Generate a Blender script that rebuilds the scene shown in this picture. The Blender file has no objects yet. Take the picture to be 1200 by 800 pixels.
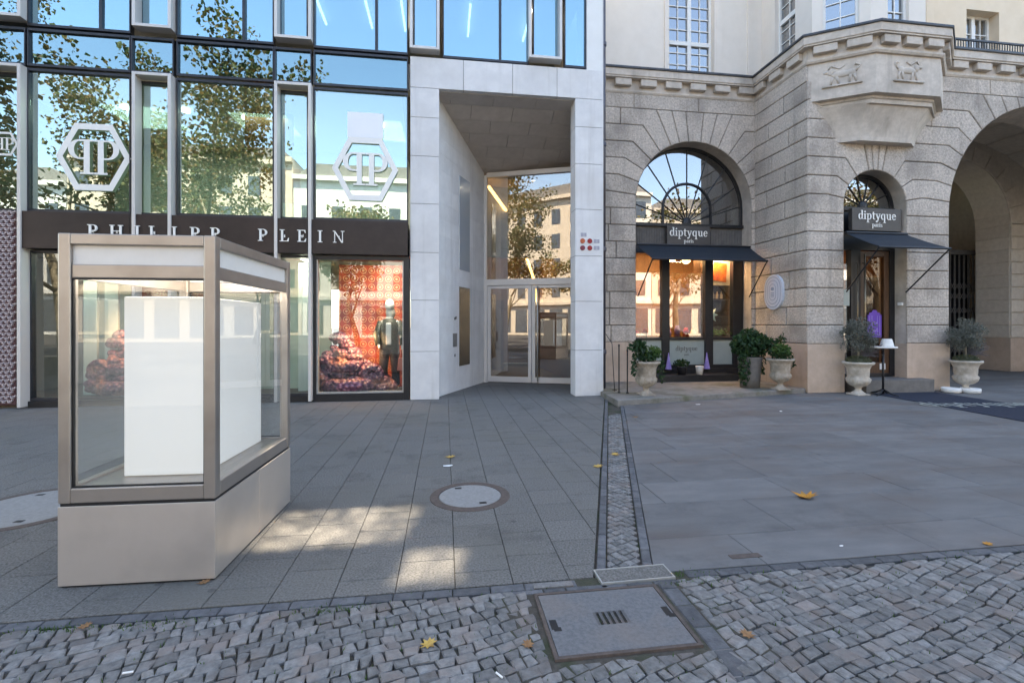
import bpy, bmesh, math, random
from mathutils import Matrix, Vector
R = math.radians
S = bpy.context.scene
COL = S.collection

# ------------------------------------------------------------------ camera, sky, sun, exposure
cam = bpy.data.objects.new("camera", bpy.data.cameras.new("camera"))
COL.objects.link(cam)
cam.location = (0, 0, 1.5)
cam.rotation_euler = (R(90), 0, R(-8.0))
cam.data.sensor_width = 36
cam.data.lens = 16.65
cam.data.shift_y = -20 / 1200
cam.data.clip_start = 0.05
cam.data.clip_end = 800
S.camera = cam

SUN_EL, SUN_AZ = R(61), R(10)          # azimuth measured from +Y towards +X
sun_dir = Vector((math.sin(SUN_AZ) * math.cos(SUN_EL), math.cos(SUN_AZ) * math.cos(SUN_EL), math.sin(SUN_EL)))
w = bpy.data.worlds.new("World"); S.world = w; w.use_nodes = True
nt = w.node_tree
sky = nt.nodes.new("ShaderNodeTexSky"); sky.sky_type = 'NISHITA'; sky.sun_disc = False
sky.sun_elevation = SUN_EL; sky.sun_rotation = SUN_AZ
sky.air_density = 1.0; sky.dust_density = 0.6; sky.ozone_density = 1.0
bg = nt.nodes["Background"]; bg.inputs[1].default_value = 0.15
nt.links.new(sky.outputs[0], bg.inputs[0])
sl = bpy.data.lights.new("sun", 'SUN'); sl.energy = 4.2; sl.angle = R(0.55); sl.color = (1, .93, .82)
so = bpy.data.objects.new("sun", sl); COL.objects.link(so)
so.rotation_euler = sun_dir.to_track_quat('Z', 'Y').to_euler()
S.view_settings.view_transform = 'Standard'; S.view_settings.look = 'None'
S.view_settings.exposure = 2.52; S.view_settings.use_white_balance = True; S.view_settings.white_balance_temperature = 7600; S.view_settings.white_balance_tint = 10; S.view_settings.gamma = 1
S.render.engine = 'CYCLES'
S.cycles.use_denoising = True
S.cycles.max_bounces = 10; S.cycles.transparent_max_bounces = 24
S.cycles.caustics_reflective = False; S.cycles.caustics_refractive = False
S.cycles.sample_clamp_indirect = 6

# ------------------------------------------------------------------ helpers
class MB:
    """collects polygons, with one material slot per name"""
    def __init__(s): s.v = []; s.f = []; s.m = []; s.T = None; s.mi = 0
    def add(s, vs, fs):
        o = len(s.v)
        for p in vs:
            p = Vector(p)
            s.v.append(tuple(s.T @ p) if s.T else tuple(p))
        for f in fs: s.f.append([i + o for i in f]); s.m.append(s.mi)
    def box(s, x0, x1, y0, y1, z0, z1):
        s.add([(x0,y0,z0),(x1,y0,z0),(x1,y1,z0),(x0,y1,z0),(x0,y0,z1),(x1,y0,z1),(x1,y1,z1),(x0,y1,z1)],
              [(0,3,2,1),(4,5,6,7),(0,1,5,4),(1,2,6,5),(2,3,7,6),(3,0,4,7)]); return s
    def poly(s, pts): s.add(pts, [list(range(len(pts)))]); return s
    def prism(s, p2, y0, y1):
        """polygon in XZ (counter-clockwise seen from -Y) pushed from y0 (front) to y1"""
        n = len(p2)
        s.add([(x, y0, z) for x, z in p2] + [(x, y1, z) for x, z in p2],
              [list(range(n)), list(range(2*n-1, n-1, -1))] + [(i, i+n, (i+1) % n + n, (i+1) % n) for i in range(n)]); return s
    def slab(s, p2, z0, z1):
        n = len(p2)
        s.add([(x, y, z1) for x, y in p2] + [(x, y, z0) for x, y in p2],
              [list(range(n)), list(range(2*n-1, n-1, -1))] + [(i, i+n, (i+1) % n + n, (i+1) % n) for i in range(n)]); return s
    def lathe(s, prof, cx=0, cy=0, n=24, flute=None):
        vs = []; fs = []
        for r, z in prof:
            for k in range(n):
                a = 2*math.pi*k/n
                rr = r * (flute(z, k) if flute else 1)
                vs.append((cx + rr*math.cos(a), cy + rr*math.sin(a), z))
        for j in range(len(prof)-1):
            for k in range(n):
                fs.append((j*n+k, j*n+(k+1) % n, (j+1)*n+(k+1) % n, (j+1)*n+k))
        fs.append([k for k in range(n)][::-1]); fs.append([(len(prof)-1)*n+k for k in range(n)])
        s.add(vs, fs); return s
    def tube(s, pts, rs, n=8):
        pts = [Vector(p) for p in pts]
        if not isinstance(rs, (list, tuple)): rs = [rs]*len(pts)
        vs = []; fs = []
        ref = None
        for i, p in enumerate(pts):
            d = (pts[min(i+1, len(pts)-1)] - pts[max(i-1, 0)]).normalized()
            if ref is None: ref = d.orthogonal().normalized()
            ref = (ref - d*ref.dot(d)); ref = ref.normalized() if ref.length > 1e-6 else d.orthogonal().normalized()
            b = d.cross(ref)
            for k in range(n):
                a = 2*math.pi*k/n
                vs.append(p + (ref*math.cos(a) + b*math.sin(a))*rs[i])
        for j in range(len(pts)-1):
            for k in range(n): fs.append((j*n+k, j*n+(k+1) % n, (j+1)*n+(k+1) % n, (j+1)*n+k))
        fs.append(list(range(n))[::-1]); fs.append([(len(pts)-1)*n+k for k in range(n)])
        s.add(vs, fs); return s
    def ball(s, c, r, n=12, m=8):
        if not isinstance(r, (list, tuple)): r = (r, r, r)
        vs = [(c[0], c[1], c[2]-r[2])]; fs = []
        for j in range(1, m):
            t = math.pi*j/m
            for k in range(n):
                a = 2*math.pi*k/n
                vs.append((c[0]+r[0]*math.sin(t)*math.cos(a), c[1]+r[1]*math.sin(t)*math.sin(a), c[2]-r[2]*math.cos(t)))
        vs.append((c[0], c[1], c[2]+r[2])); L = len(vs)-1
        for k in range(n):
            fs.append((0, 1+(k+1) % n, 1+k)); fs.append((L, L-n+k, L-n+(k+1) % n))
        for j in range(m-2):
            for k in range(n): fs.append((1+j*n+k, 1+j*n+(k+1) % n, 1+(j+1)*n+(k+1) % n, 1+(j+1)*n+k))
        s.add(vs, fs); return s

def obj(name, mb, mat, parent=None, bevel=0, smooth=False, seg=2):
    me = bpy.data.meshes.new(name)
    me.from_pydata(mb.v, [], mb.f)
    mats = mat if isinstance(mat, (list, tuple)) else [mat]
    for m in mats: me.materials.append(m)
    if len(mats) > 1:
        for p, i in zip(me.polygons, mb.m): p.material_index = i
    if smooth:
        for p in me.polygons: p.use_smooth = True
    me.update()
    o = bpy.data.objects.new(name, me); COL.objects.link(o)
    if parent: o.parent = parent
    if bevel:
        b = o.modifiers.new("bevel", 'BEVEL'); b.width = bevel; b.segments = seg; b.limit_method = 'ANGLE'; b.angle_limit = R(40)
    return o
def tag(o, label=None, cat=None, group=None, kind=None):
    if label: o["label"] = label
    if cat: o["category"] = cat
    if group: o["group"] = group
    if kind: o["kind"] = kind
    return o
def thing(name, label, cat, loc=(0,0,0), rz=0, group=None):
    o = bpy.data.objects.new(name, None); COL.objects.link(o)
    o.location = loc; o.rotation_euler = (0,0,rz); o.empty_display_size = .2
    return tag(o, label, cat, group)
def copy_tree(o, parent=None):
    c = o.copy(); COL.objects.link(c); c.parent = parent
    for ch in list(o.children): copy_tree(ch, c)
    return c

# ------------------------------------------------------------------ materials
def newmat(name):
    m = bpy.data.materials.new(name); m.use_nodes = True
    return m, m.node_tree, m.node_tree.nodes["Principled BSDF"]
def N(nt, typ, **kw):
    n = nt.nodes.new(typ)
    for k, v in kw.items():
        if k in n.inputs: n.inputs[k].default_value = v
        else: setattr(n, k, v)
    return n
def c4(c): return (c[0], c[1], c[2], 1)
def surf(name, c1, c2=None, scale=6, rough=.7, metal=0, bump=0, bscale=40, isl=0, c3=None, s3=1.2, detail=6, spec=.4, stretch=None, amt3=1.0, streak=None, spots=None):
    """noise-mottled surface: c1..c2 by noise, c3 by a larger noise (stains), isl = tone change per stone"""
    m, nt, p = newmat(name); L = nt.links
    tc = N(nt, "ShaderNodeTexCoord"); src = tc.outputs["Object"]
    if stretch:
        mp = N(nt, "ShaderNodeMapping"); mp.inputs["Scale"].default_value = stretch
        L.new(src, mp.inputs[0]); src = mp.outputs[0]
    c2 = c2 or c1
    nz = N(nt, "ShaderNodeTexNoise", Scale=scale, Detail=detail, Roughness=.65); L.new(src, nz.inputs["Vector"])
    r = N(nt, "ShaderNodeValToRGB"); r.color_ramp.elements[0].color = c4(c1); r.color_ramp.elements[1].color = c4(c2)
    r.color_ramp.elements[0].position = .35; r.color_ramp.elements[1].position = .65
    L.new(nz.outputs["Fac"], r.inputs[0]); out = r.outputs[0]
    if c3:
        n3 = N(nt, "ShaderNodeTexNoise", Scale=s3, Detail=4); L.new(src, n3.inputs["Vector"])
        mr = N(nt, "ShaderNodeMapRange"); mr.inputs[1].default_value = .48; mr.inputs[2].default_value = .72; mr.inputs[4].default_value = amt3
        L.new(n3.outputs["Fac"], mr.inputs[0])
        mx = N(nt, "ShaderNodeMix", data_type='RGBA'); L.new(mr.outputs[0], mx.inputs["Factor"])
        L.new(out, mx.inputs[6]); mx.inputs[7].default_value = c4(c3); out = mx.outputs[2]
    def over(fac_sock, col, amt, lo, hi):
        mr = N(nt, "ShaderNodeMapRange"); mr.inputs[1].default_value = lo; mr.inputs[2].default_value = hi; mr.inputs[4].default_value = amt
        L.new(fac_sock, mr.inputs[0]); mx = N(nt, "ShaderNodeMix", data_type='RGBA'); L.new(mr.outputs[0], mx.inputs["Factor"])
        L.new(out, mx.inputs[6]); mx.inputs[7].default_value = c4(col); return mx.outputs[2]
    if streak:          # rain streaks running down the face
        mp = N(nt, "ShaderNodeMapping"); mp.inputs["Scale"].default_value = (5.5, 5.5, .32); L.new(tc.outputs["Object"], mp.inputs[0])
        ns = N(nt, "ShaderNodeTexNoise", Scale=1.0, Detail=5, Roughness=.6); L.new(mp.outputs[0], ns.inputs["Vector"])
        out = over(ns.outputs["Fac"], streak, .55, .54, .76)
    if spots:           # trodden gum and drips
        vo = N(nt, "ShaderNodeTexVoronoi", Scale=2.6); L.new(tc.outputs["Object"], vo.inputs["Vector"])
        out = over(vo.outputs["Distance"], spots, .55, .065, .045)
        n4 = N(nt, "ShaderNodeTexNoise", Scale=1.7, Detail=7, Roughness=.75); L.new(tc.outputs["Object"], n4.inputs["Vector"])
        out = over(n4.outputs["Fac"], tuple(c*.62 for c in c1), .6, .52, .7)
    if isl:
        g = N(nt, "ShaderNodeNewGeometry")
        mr = N(nt, "ShaderNodeMapRange"); mr.inputs[3].default_value = 1-isl; mr.inputs[4].default_value = 1+isl
        L.new(g.outputs["Random Per Island"], mr.inputs[0])
        hs = N(nt, "ShaderNodeHueSaturation"); L.new(out, hs.inputs["Color"]); L.new(mr.outputs[0], hs.inputs["Value"])
        out = hs.outputs[0]
    L.new(out, p.inputs["Base Color"])
    p.inputs["Roughness"].default_value = rough; p.inputs["Metallic"].default_value = metal
    p.inputs["Specular IOR Level"].default_value = spec
    if bump:
        nb = N(nt, "ShaderNodeTexNoise", Scale=bscale, Detail=5, Roughness=.7); L.new(src, nb.inputs["Vector"])
        b = N(nt, "ShaderNodeBump", Strength=min(1, bump), Distance=.02); L.new(nb.outputs["Fac"], b.inputs["Height"])
        L.new(b.outputs[0], p.inputs["Normal"])
    return m
def glass(name, r0=.12, tint=(.9,.95,.93), wav=.0, refl=(1,1,1)):
    m, nt, p = newmat(name); L = nt.links; nt.nodes.remove(p)
    lw = N(nt, "ShaderNodeLayerWeight", Blend=.5)
    pw = N(nt, "ShaderNodeMath", operation='POWER'); pw.inputs[1].default_value = 4.0; L.new(lw.outputs["Facing"], pw.inputs[0])
    ma = N(nt, "ShaderNodeMath", operation='MULTIPLY_ADD'); ma.inputs[1].default_value = 1-r0; ma.inputs[2].default_value = r0; L.new(pw.outputs[0], ma.inputs[0])
    tr = N(nt, "ShaderNodeBsdfTransparent", Color=c4(tint)); gl = N(nt, "ShaderNodeBsdfGlossy", Roughness=.0, Color=c4(refl))
    if wav:
        tc = N(nt, "ShaderNodeTexCoord"); nz = N(nt, "ShaderNodeTexNoise", Scale=.9, Detail=1); L.new(tc.outputs["Object"], nz.inputs["Vector"])
        b = N(nt, "ShaderNodeBump", Strength=1, Distance=wav); L.new(nz.outputs["Fac"], b.inputs["Height"]); L.new(b.outputs[0], gl.inputs["Normal"])
    mx = N(nt, "ShaderNodeMixShader"); L.new(ma.outputs[0], mx.inputs[0]); L.new(tr.outputs[0], mx.inputs[1]); L.new(gl.outputs[0], mx.inputs[2])
    L.new(mx.outputs[0], nt.nodes["Material Output"].inputs[0])
    return m
def emit(name, c, s):
    m, nt, p = newmat(name)
    p.inputs["Base Color"].default_value = c4(c); p.inputs["Emission Color"].default_value = c4(c); p.inputs["Emission Strength"].default_value = s
    return m
def leafmat(name, cols, rough=.6):
    m, nt, p = newmat(name); L = nt.links
    g = N(nt, "ShaderNodeNewGeometry"); r = N(nt, "ShaderNodeValToRGB")
    e = r.color_ramp.elements
    for i, c in enumerate(cols):
        if i < 2: el = e[i]; el.position = i/(len(cols)-1)
        else: el = e.new(i/(len(cols)-1))
        el.color = c4(c)
    for i, c in enumerate(cols): e[i].color = c4(c); e[i].position = i/(len(cols)-1)
    L.new(g.outputs["Random Per Island"], r.inputs[0]); L.new(r.outputs[0], p.inputs["Base Color"])
    p.inputs["Roughness"].default_value = rough
    tl = N(nt, "ShaderNodeBsdfTranslucent"); L.new(r.outputs[0], tl.inputs[0])
    mx = N(nt, "ShaderNodeMixShader"); mx.inputs[0].default_value = .35
    L.new(p.outputs[0], mx.inputs[1]); L.new(tl.outputs[0], mx.inputs[2]); L.new(mx.outputs[0], nt.nodes["Material Output"].inputs[0])
    return m

M = {}
M['granite'] = surf('rough_granite', (.39,.335,.285), (.65,.565,.485), 24, .88, bump=1, bscale=17, isl=.1, c3=(.26,.225,.195), s3=1.3, amt3=.7, streak=(.22,.19,.165))
M['joint'] = surf('granite_joint', (.12,.105,.09), (.19,.165,.14), 20, .95)
M['plinth'] = surf('sandstone_plinth', (.52,.39,.295), (.6,.46,.355), 5, .75, bump=.12, bscale=60, c3=(.4,.3,.225), s3=1.0, streak=(.3,.22,.165))
M['smooth_stone'] = surf('dressed_stone', (.52,.45,.38), (.62,.545,.47), 9, .75, bump=.15, bscale=60, c3=(.38,.33,.28), s3=1.6, isl=.04, streak=(.27,.23,.19))
M['passage'] = surf('brightened_passage_stone', (.6,.52,.43), (.7,.62,.52), 9, .8, bump=.15, bscale=60, isl=.06)  # dressed stone raised in tone; light in the passage put into the colour
M['plaster'] = surf('cream_plaster', (.72,.655,.58), (.76,.695,.62), 3, .85, bump=.05, bscale=90)
M['plaster_warm'] = surf('warm_plaster', (.70,.57,.42), (.75,.62,.47), 3, .85, bump=.05, bscale=90)
M['lime'] = surf('portal_limestone', (.66,.645,.635), (.74,.725,.71), 4, .6, bump=.06, bscale=80, isl=.03, c3=(.6,.58,.56), s3=1.1, amt3=.7, streak=(.48,.455,.425))
M['lime_side'] = M['lime']
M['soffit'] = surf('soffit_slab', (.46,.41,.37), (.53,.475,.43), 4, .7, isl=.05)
M['whitepaint'] = surf('white_paint', (.74,.73,.7), (.78,.77,.74), 3, .5)
M['fin'] = surf('champagne_metal', (.62,.585,.55), (.66,.625,.59), 2, .42, metal=.15)
M['darkmetal'] = surf('dark_mullion', (.035,.037,.045), (.05,.052,.06), 5, .4, metal=.4)
M['fascia'] = surf('brown_fascia', (.022,.015,.014), (.034,.024,.022), 3, .4, metal=.2, c3=(.045,.03,.027), s3=.9, isl=.1)
M['letter'] = surf('ivory_letter', (.86,.84,.79), (.9,.88,.83), 3, .4)
M['glass_up'] = glass('upper_glass', .4, (.4,.55,.6), .0012, (.66,.93,1.0))
M['glass_sp'] = glass('spandrel_glass', .3, (.3,.45,.47), .0012, (.68,.92,.96))
M['glass_mid'] = glass('middle_glass', .30, (.62,.76,.72), .0012, (.9,1,.99))
M['glass_shop'] = glass('shop_glass', .075, (.93,.97,.95), .0006)
M['glass_case'] = glass('case_glass', .045, (.97,.98,.975))
M['glass_door'] = glass('door_glass', .19, (.78,.76,.7), .0008)
M['glass_dark'] = glass('door_dark_glass', .05, (.8,.78,.75), 0, (.55,.5,.45))
M['glass_win'] = glass('window_glass', .30, (.35,.4,.45), .001)
M['glass_dipt'] = glass('shopfront_glass', .24, (.85,.84,.8), .001)
M['case'] = surf('bronze_metal', (.42,.38,.35), (.46,.42,.39), 2, .36, metal=.8, bump=.015, bscale=200, c3=(.36,.32,.29), s3=3)
M['case2'] = surf('bronze_sheet', (.64,.58,.53), (.67,.61,.56), 2, .4, metal=.7, c3=(.56,.51,.47), s3=2.2)
M['rubber'] = surf('black_gasket', (.015,.015,.016), None, 3, .5)
M['opal'] = surf('opal_panel', (.82,.79,.74), (.86,.83,.78), 8, .25)
M['white'] = surf('white_board', (.86,.87,.88), (.88,.89,.9), 2, .4)
M['lightbox'] = emit('backlit_white', (.86,.87,.88), .07)
M['black'] = surf('black_paint', (.014,.014,.016), (.02,.02,.022), 6, .4)
M['navy'] = surf('navy_canvas', (.009,.015,.023), (.013,.02,.03), 14, .7, bump=.06, bscale=200)
M['navy2'] = surf('navy_carpet', (.011,.016,.032), (.018,.025,.046), 50, .95, bump=.3, bscale=300)
M['lead'] = surf('lead_flashing', (.05,.053,.06), (.075,.08,.09), 5, .5, metal=.4)
M['pipe'] = surf('zinc_downpipe', (.085,.085,.105), (.11,.11,.135), 5, .45, metal=.5, c3=(.09,.065,.05), s3=.8)
M['urn'] = surf('weathered_stone', (.33,.27,.21), (.5,.43,.35), 10, .9, bump=.35, bscale=45, c3=(.2,.17,.13), s3=4)
M['urn2'] = surf('pale_stone', (.48,.42,.35), (.62,.56,.48), 10, .9, bump=.3, bscale=45, c3=(.33,.28,.22), s3=4)
M['planter'] = surf('grey_planter', (.14,.13,.12), (.19,.175,.16), 8, .8, bump=.1)
M['slab'] = surf('grey_paving_slab', (.088,.084,.076), (.212,.202,.186), 75, .85, bump=.5, bscale=110, isl=.05, c3=(.14,.133,.115), s3=.9, detail=4, spots=(.05,.05,.05))
M['slab2'] = surf('granite_paving_slab', (.122,.121,.12), (.162,.158,.153), 3.5, .72, bump=.2, bscale=120, isl=.11, c3=(.115,.098,.088), s3=1.1, stretch=(.6,1.6,1), spots=(.06,.057,.055))
M['sett'] = surf('granite_sett', (.122,.119,.114), (.225,.218,.207), 26, .72, bump=.5, bscale=60, isl=.26, c3=(.2,.165,.145), s3=6)
M['sett_dark'] = surf('border_sett', (.075,.077,.082), (.13,.13,.135), 14, .75, bump=.4, bscale=70, isl=.25)
M['grout'] = surf('joint_sand', (.055,.047,.038), (.09,.078,.062), 30, .95, bump=.5, bscale=90, c3=(.03,.05,.012), s3=4)
M['asphalt'] = surf('asphalt', (.045,.045,.047), (.065,.065,.067), 60, .9, bump=.3, bscale=120)
M['concrete'] = surf('concrete_step', (.17,.155,.135), (.24,.22,.195), 7, .9, bump=.25, bscale=50, c3=(.1,.1,.055), s3=2.2)
M['iron'] = surf('cast_iron', (.085,.085,.09), (.125,.122,.12), 40, .6, metal=.25, bump=.3, bscale=120, c3=(.15,.115,.095), s3=3)
M['cover'] = surf('concrete_cover', (.115,.116,.12), (.165,.165,.165), 50, .75, bump=.3, bscale=130, c3=(.2,.165,.14), s3=3.2, amt3=.6)
M['ring'] = surf('rusted_ring', (.09,.07,.06), (.13,.1,.085), 30, .8, metal=.2, bump=.2, bscale=100)
M['disc'] = surf('pale_disc', (.22,.215,.205), (.28,.275,.265), 40, .75, bump=.25, bscale=120)
M['steel'] = surf('pale_steel', (.42,.42,.4), (.5,.5,.48), 20, .4, metal=.5)
M['bark'] = surf('plane_bark', (.16,.13,.09), (.3,.26,.19), 7, .9, bump=.4, bscale=15, c3=(.09,.075,.055), s3=3)
M['leaf_tree'] = leafmat('autumn_foliage', [(.06,.085,.022),(.09,.11,.03),(.15,.135,.035),(.22,.13,.035),(.12,.07,.025),(.085,.1,.03)])
M['leaf_dark'] = leafmat('ivy_leaf', [(.012,.04,.012),(.02,.06,.018),(.035,.09,.025)])
M['leaf_lime'] = leafmat('lime_leaf', [(.035,.09,.015),(.06,.13,.02),(.09,.16,.03)])
M['leaf_grey'] = leafmat('silver_conifer', [(.1,.12,.095),(.16,.18,.15),(.22,.22,.19),(.15,.145,.115)])
M['leaf_moss'] = leafmat('moss_green', [(.07,.085,.04),(.11,.12,.06),(.13,.125,.075)])
M['lavender'] = leafmat('lavender_sprig', [(.14,.125,.15),(.19,.17,.2),(.12,.13,.11)])
M['leaf_yel'] = surf('yellow_leaf', (.42,.25,.05), (.55,.36,.1), 30, .7, c3=(.24,.12,.03), s3=14)
M['leaf_org'] = surf('orange_leaf', (.42,.17,.02), (.55,.26,.035), 30, .7, c3=(.25,.13,.03), s3=14)
M['leaf_brn'] = surf('brown_leaf', (.2,.1,.045), (.3,.16,.07), 30, .8)
M['paper'] = surf('white_paper', (.78,.77,.74), None, 6, .8)
M['purple'] = surf('purple_card', (.17,.07,.45), (.2,.09,.5), 4, .6)
M['lilac'] = surf('lilac_paper', (.3,.22,.55), (.4,.3,.62), 8, .7)
M['frost'] = surf('frosted_panel', (.33,.37,.34), (.38,.42,.385), 3, .35)
M['wood'] = surf('walnut_wood', (.075,.034,.017), (.13,.065,.033), 4, .45, stretch=(8,8,.7))
M['wood_door'] = surf('warm_panelling', (.2,.1,.045), (.27,.14,.065), 4, .5, stretch=(6,6,.6))
M['room'] = surf('room_wall', (.5,.47,.42), None, 3, .8)
M['room_green'] = surf('pale_green_wall', (.34,.46,.4), (.42,.53,.47), 2, .7)
M['room_mid'] = surf('pale_sage_wall', (.38,.43,.39), (.5,.53,.49), 1.2, .8)
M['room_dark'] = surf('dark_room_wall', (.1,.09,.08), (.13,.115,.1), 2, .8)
M['curtain'] = surf('pale_curtain', (.62,.7,.64), (.7,.78,.72), 3, .8, stretch=(5,5,.2))
M['plate_bronze'] = surf('bronze_plate', (.2,.16,.11), (.25,.2,.14), 3, .25, metal=.7)
M['plate_glass'] = surf('pale_glass_plate', (.45,.5,.55), None, 3, .08, metal=.3)
M['skin'] = surf('mannequin_white', (.82,.8,.74), None, 3, .4)
M['jacket'] = surf('green_black_jacket', (.02,.028,.022), (.05,.055,.04), 22, .6)
M['denim'] = surf('dark_trousers', (.02,.02,.026), (.04,.025,.03), 18, .7)
M['bag'] = surf('pink_bag', (.45,.16,.14), (.5,.2,.17), 6, .5)
M['lamp_warm'] = emit('warm_lamp', (1,.72,.4), 4)
M['lamp_white'] = emit('white_lamp', (1,.96,.9), 1.3)
M['led'] = emit('amber_light_strip', (1,.62,.25), 1.6)

def pattern_red():
    m, nt, p = newmat('red_monogram_cloth'); L = nt.links
    tc = N(nt, "ShaderNodeTexCoord"); mp = N(nt, "ShaderNodeMapping"); mp.inputs["Scale"].default_value = (5.6,5.6,5.6); L.new(tc.outputs["Object"], mp.inputs[0])
    ch = N(nt, "ShaderNodeTexChecker", Scale=1.0); ch.inputs["Color1"].default_value = c4((.36,.05,.025)); ch.inputs["Color2"].default_value = c4((.24,.035,.02)); L.new(mp.outputs[0], ch.inputs[0])
    vo = N(nt, "ShaderNodeTexVoronoi", Scale=1.0, Randomness=0.0); vo.voronoi_dimensions = '2D'
    sp = N(nt, "ShaderNodeSeparateXYZ"); cb = N(nt, "ShaderNodeCombineXYZ"); L.new(mp.outputs[0], sp.inputs[0]); L.new(sp.outputs[0], cb.inputs[0]); L.new(sp.outputs[2], cb.inputs[1]); L.new(cb.outputs[0], vo.inputs["Vector"])
    r = N(nt, "ShaderNodeValToRGB"); e = r.color_ramp.elements
    e[0].position = .13; e[0].color = (1,1,1,1); e[1].position = .17; e[1].color = (0,0,0,1)
    a = e.new(.30); a.color = (0,0,0,1); a = e.new(.33); a.color = (1,1,1,1); a = e.new(.38); a.color = (1,1,1,1); a = e.new(.41); a.color = (0,0,0,1)
    L.new(vo.outputs["Distance"], r.inputs[0])
    mx = N(nt, "ShaderNodeMix", data_type='RGBA'); L.new(r.outputs[0], mx.inputs["Factor"]); L.new(ch.outputs[0], mx.inputs[6]); mx.inputs[7].default_value = c4((.5,.24,.13))
    L.new(mx.outputs[2], p.inputs["Base Color"]); p.inputs["Roughness"].default_value = .8
    return m
M['monogram'] = pattern_red()
def scale_mat():
    m, nt, p = newmat('purple_scales'); L = nt.links
    tc = N(nt, "ShaderNodeTexCoord")
    vo = N(nt, "ShaderNodeTexVoronoi", Scale=13.0); L.new(tc.outputs["Object"], vo.inputs["Vector"])
    r = N(nt, "ShaderNodeValToRGB"); e = r.color_ramp.elements
    e[0].position = .1; e[0].color = c4((.45,.2,.24)); e[1].position = .6; e[1].color = c4((.11,.035,.07)); L.new(vo.outputs["Distance"], r.inputs[0])
    nz = N(nt, "ShaderNodeTexNoise", Scale=2.2); L.new(tc.outputs["Object"], nz.inputs["Vector"])
    mr = N(nt, "ShaderNodeMapRange"); mr.inputs[1].default_value = .5; mr.inputs[2].default_value = .7; L.new(nz.outputs[0], mr.inputs[0])
    mx = N(nt, "ShaderNodeMix", data_type='RGBA'); L.new(mr.outputs[0], mx.inputs["Factor"]); L.new(r.outputs[0], mx.inputs[6]); mx.inputs[7].default_value = c4((.5,.2,.12))
    L.new(mx.outputs[2], p.inputs["Base Color"]); p.inputs["Roughness"].default_value = .35
    b = N(nt, "ShaderNodeBump", Strength=1, Distance=.05); b.invert = True; L.new(vo.outputs["Distance"], b.inputs["Height"]); L.new(b.outputs[0], p.inputs["Normal"])
    return m
M['scales'] = scale_mat()

# ------------------------------------------------------------------ polygon tools
def clip(poly, a, b, c):
    """keep a*x + b*y <= c"""
    out = []
    for i in range(len(poly)):
        p, q = poly[i], poly[(i+1) % len(poly)]
        dp, dq = a*p[0]+b*p[1]-c, a*q[0]+b*q[1]-c
        if dp <= 0: out.append(p)
        if (dp < 0 < dq) or (dq < 0 < dp):
            t = dp/(dp-dq); out.append((p[0]+t*(q[0]-p[0]), p[1]+t*(q[1]-p[1])))
    return out
def area(p): return .5*sum(p[i][0]*p[(i+1) % len(p)][1]-p[(i+1) % len(p)][0]*p[i][1] for i in range(len(p)))
def clean(p, eps=1e-4):
    o = []
    for q in p:
        if not o or math.hypot(q[0]-o[-1][0], q[1]-o[-1][1]) > eps: o.append(q)
    if len(o) > 1 and math.hypot(o[0][0]-o[-1][0], o[0][1]-o[-1][1]) <= eps: o.pop()
    return o
def inset(p, d):
    n = len(p); out = []
    for i in range(n):
        a, b, c = p[i-1], p[i], p[(i+1) % n]
        e1 = (b[0]-a[0], b[1]-a[1]); e2 = (c[0]-b[0], c[1]-b[1])
        l1 = math.hypot(*e1); l2 = math.hypot(*e2)
        n1 = (-e1[1]/l1, e1[0]/l1); n2 = (-e2[1]/l2, e2[0]/l2)
        k = 1 + n1[0]*n2[0] + n1[1]*n2[1]
        k = max(k, .35)
        out.append((b[0]+d*(n1[0]+n2[0])/k, b[1]+d*(n1[1]+n2[1])/k))
    return out
def stone(mb, p, yb, proud=.035, joint=.009, ch=.014):
    """one dressed block: polygon in local XZ, standing proud of local plane y = yb, chamfered"""
    p = clean(p)
    if len(p) < 3: return
    if area(p) < 0: p = p[::-1]
    if area(p) < .004: return
    a = inset(p, joint); b = inset(p, joint+ch); n = len(p)
    if area(b) < .002: return
    vs = [(x, yb, z) for x, z in a] + [(x, yb-proud+ch*.8, z) for x, z in a] + [(x, yb-proud, z) for x, z in b]
    fs = [list(range(2*n, 3*n))]
    for i in range(n):
        j = (i+1) % n
        fs.append((i, j, j+n, i+n)); fs.append((i+n, j+n, j+2*n, i+2*n))
    mb.add(vs, fs)
def frame_T(o, d):
    """local x along d (world XY), local -y is the outward face, z up"""
    d = Vector((d[0], d[1], 0)).normalized()
    return Matrix(((d.x, -d.y, 0, o[0]), (d.y, d.x, 0, o[1]), (0, 0, 1, o[2] if len(o) > 2 else 0), (0, 0, 0, 1)))
def arc(c, z, r, a0, a1, n):
    """angles from vertical, positive to the left"""
    return [(c - r*math.sin(R(a0+(a1-a0)*i/n)), z + r*math.cos(R(a0+(a1-a0)*i/n))) for i in range(n+1)]
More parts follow.
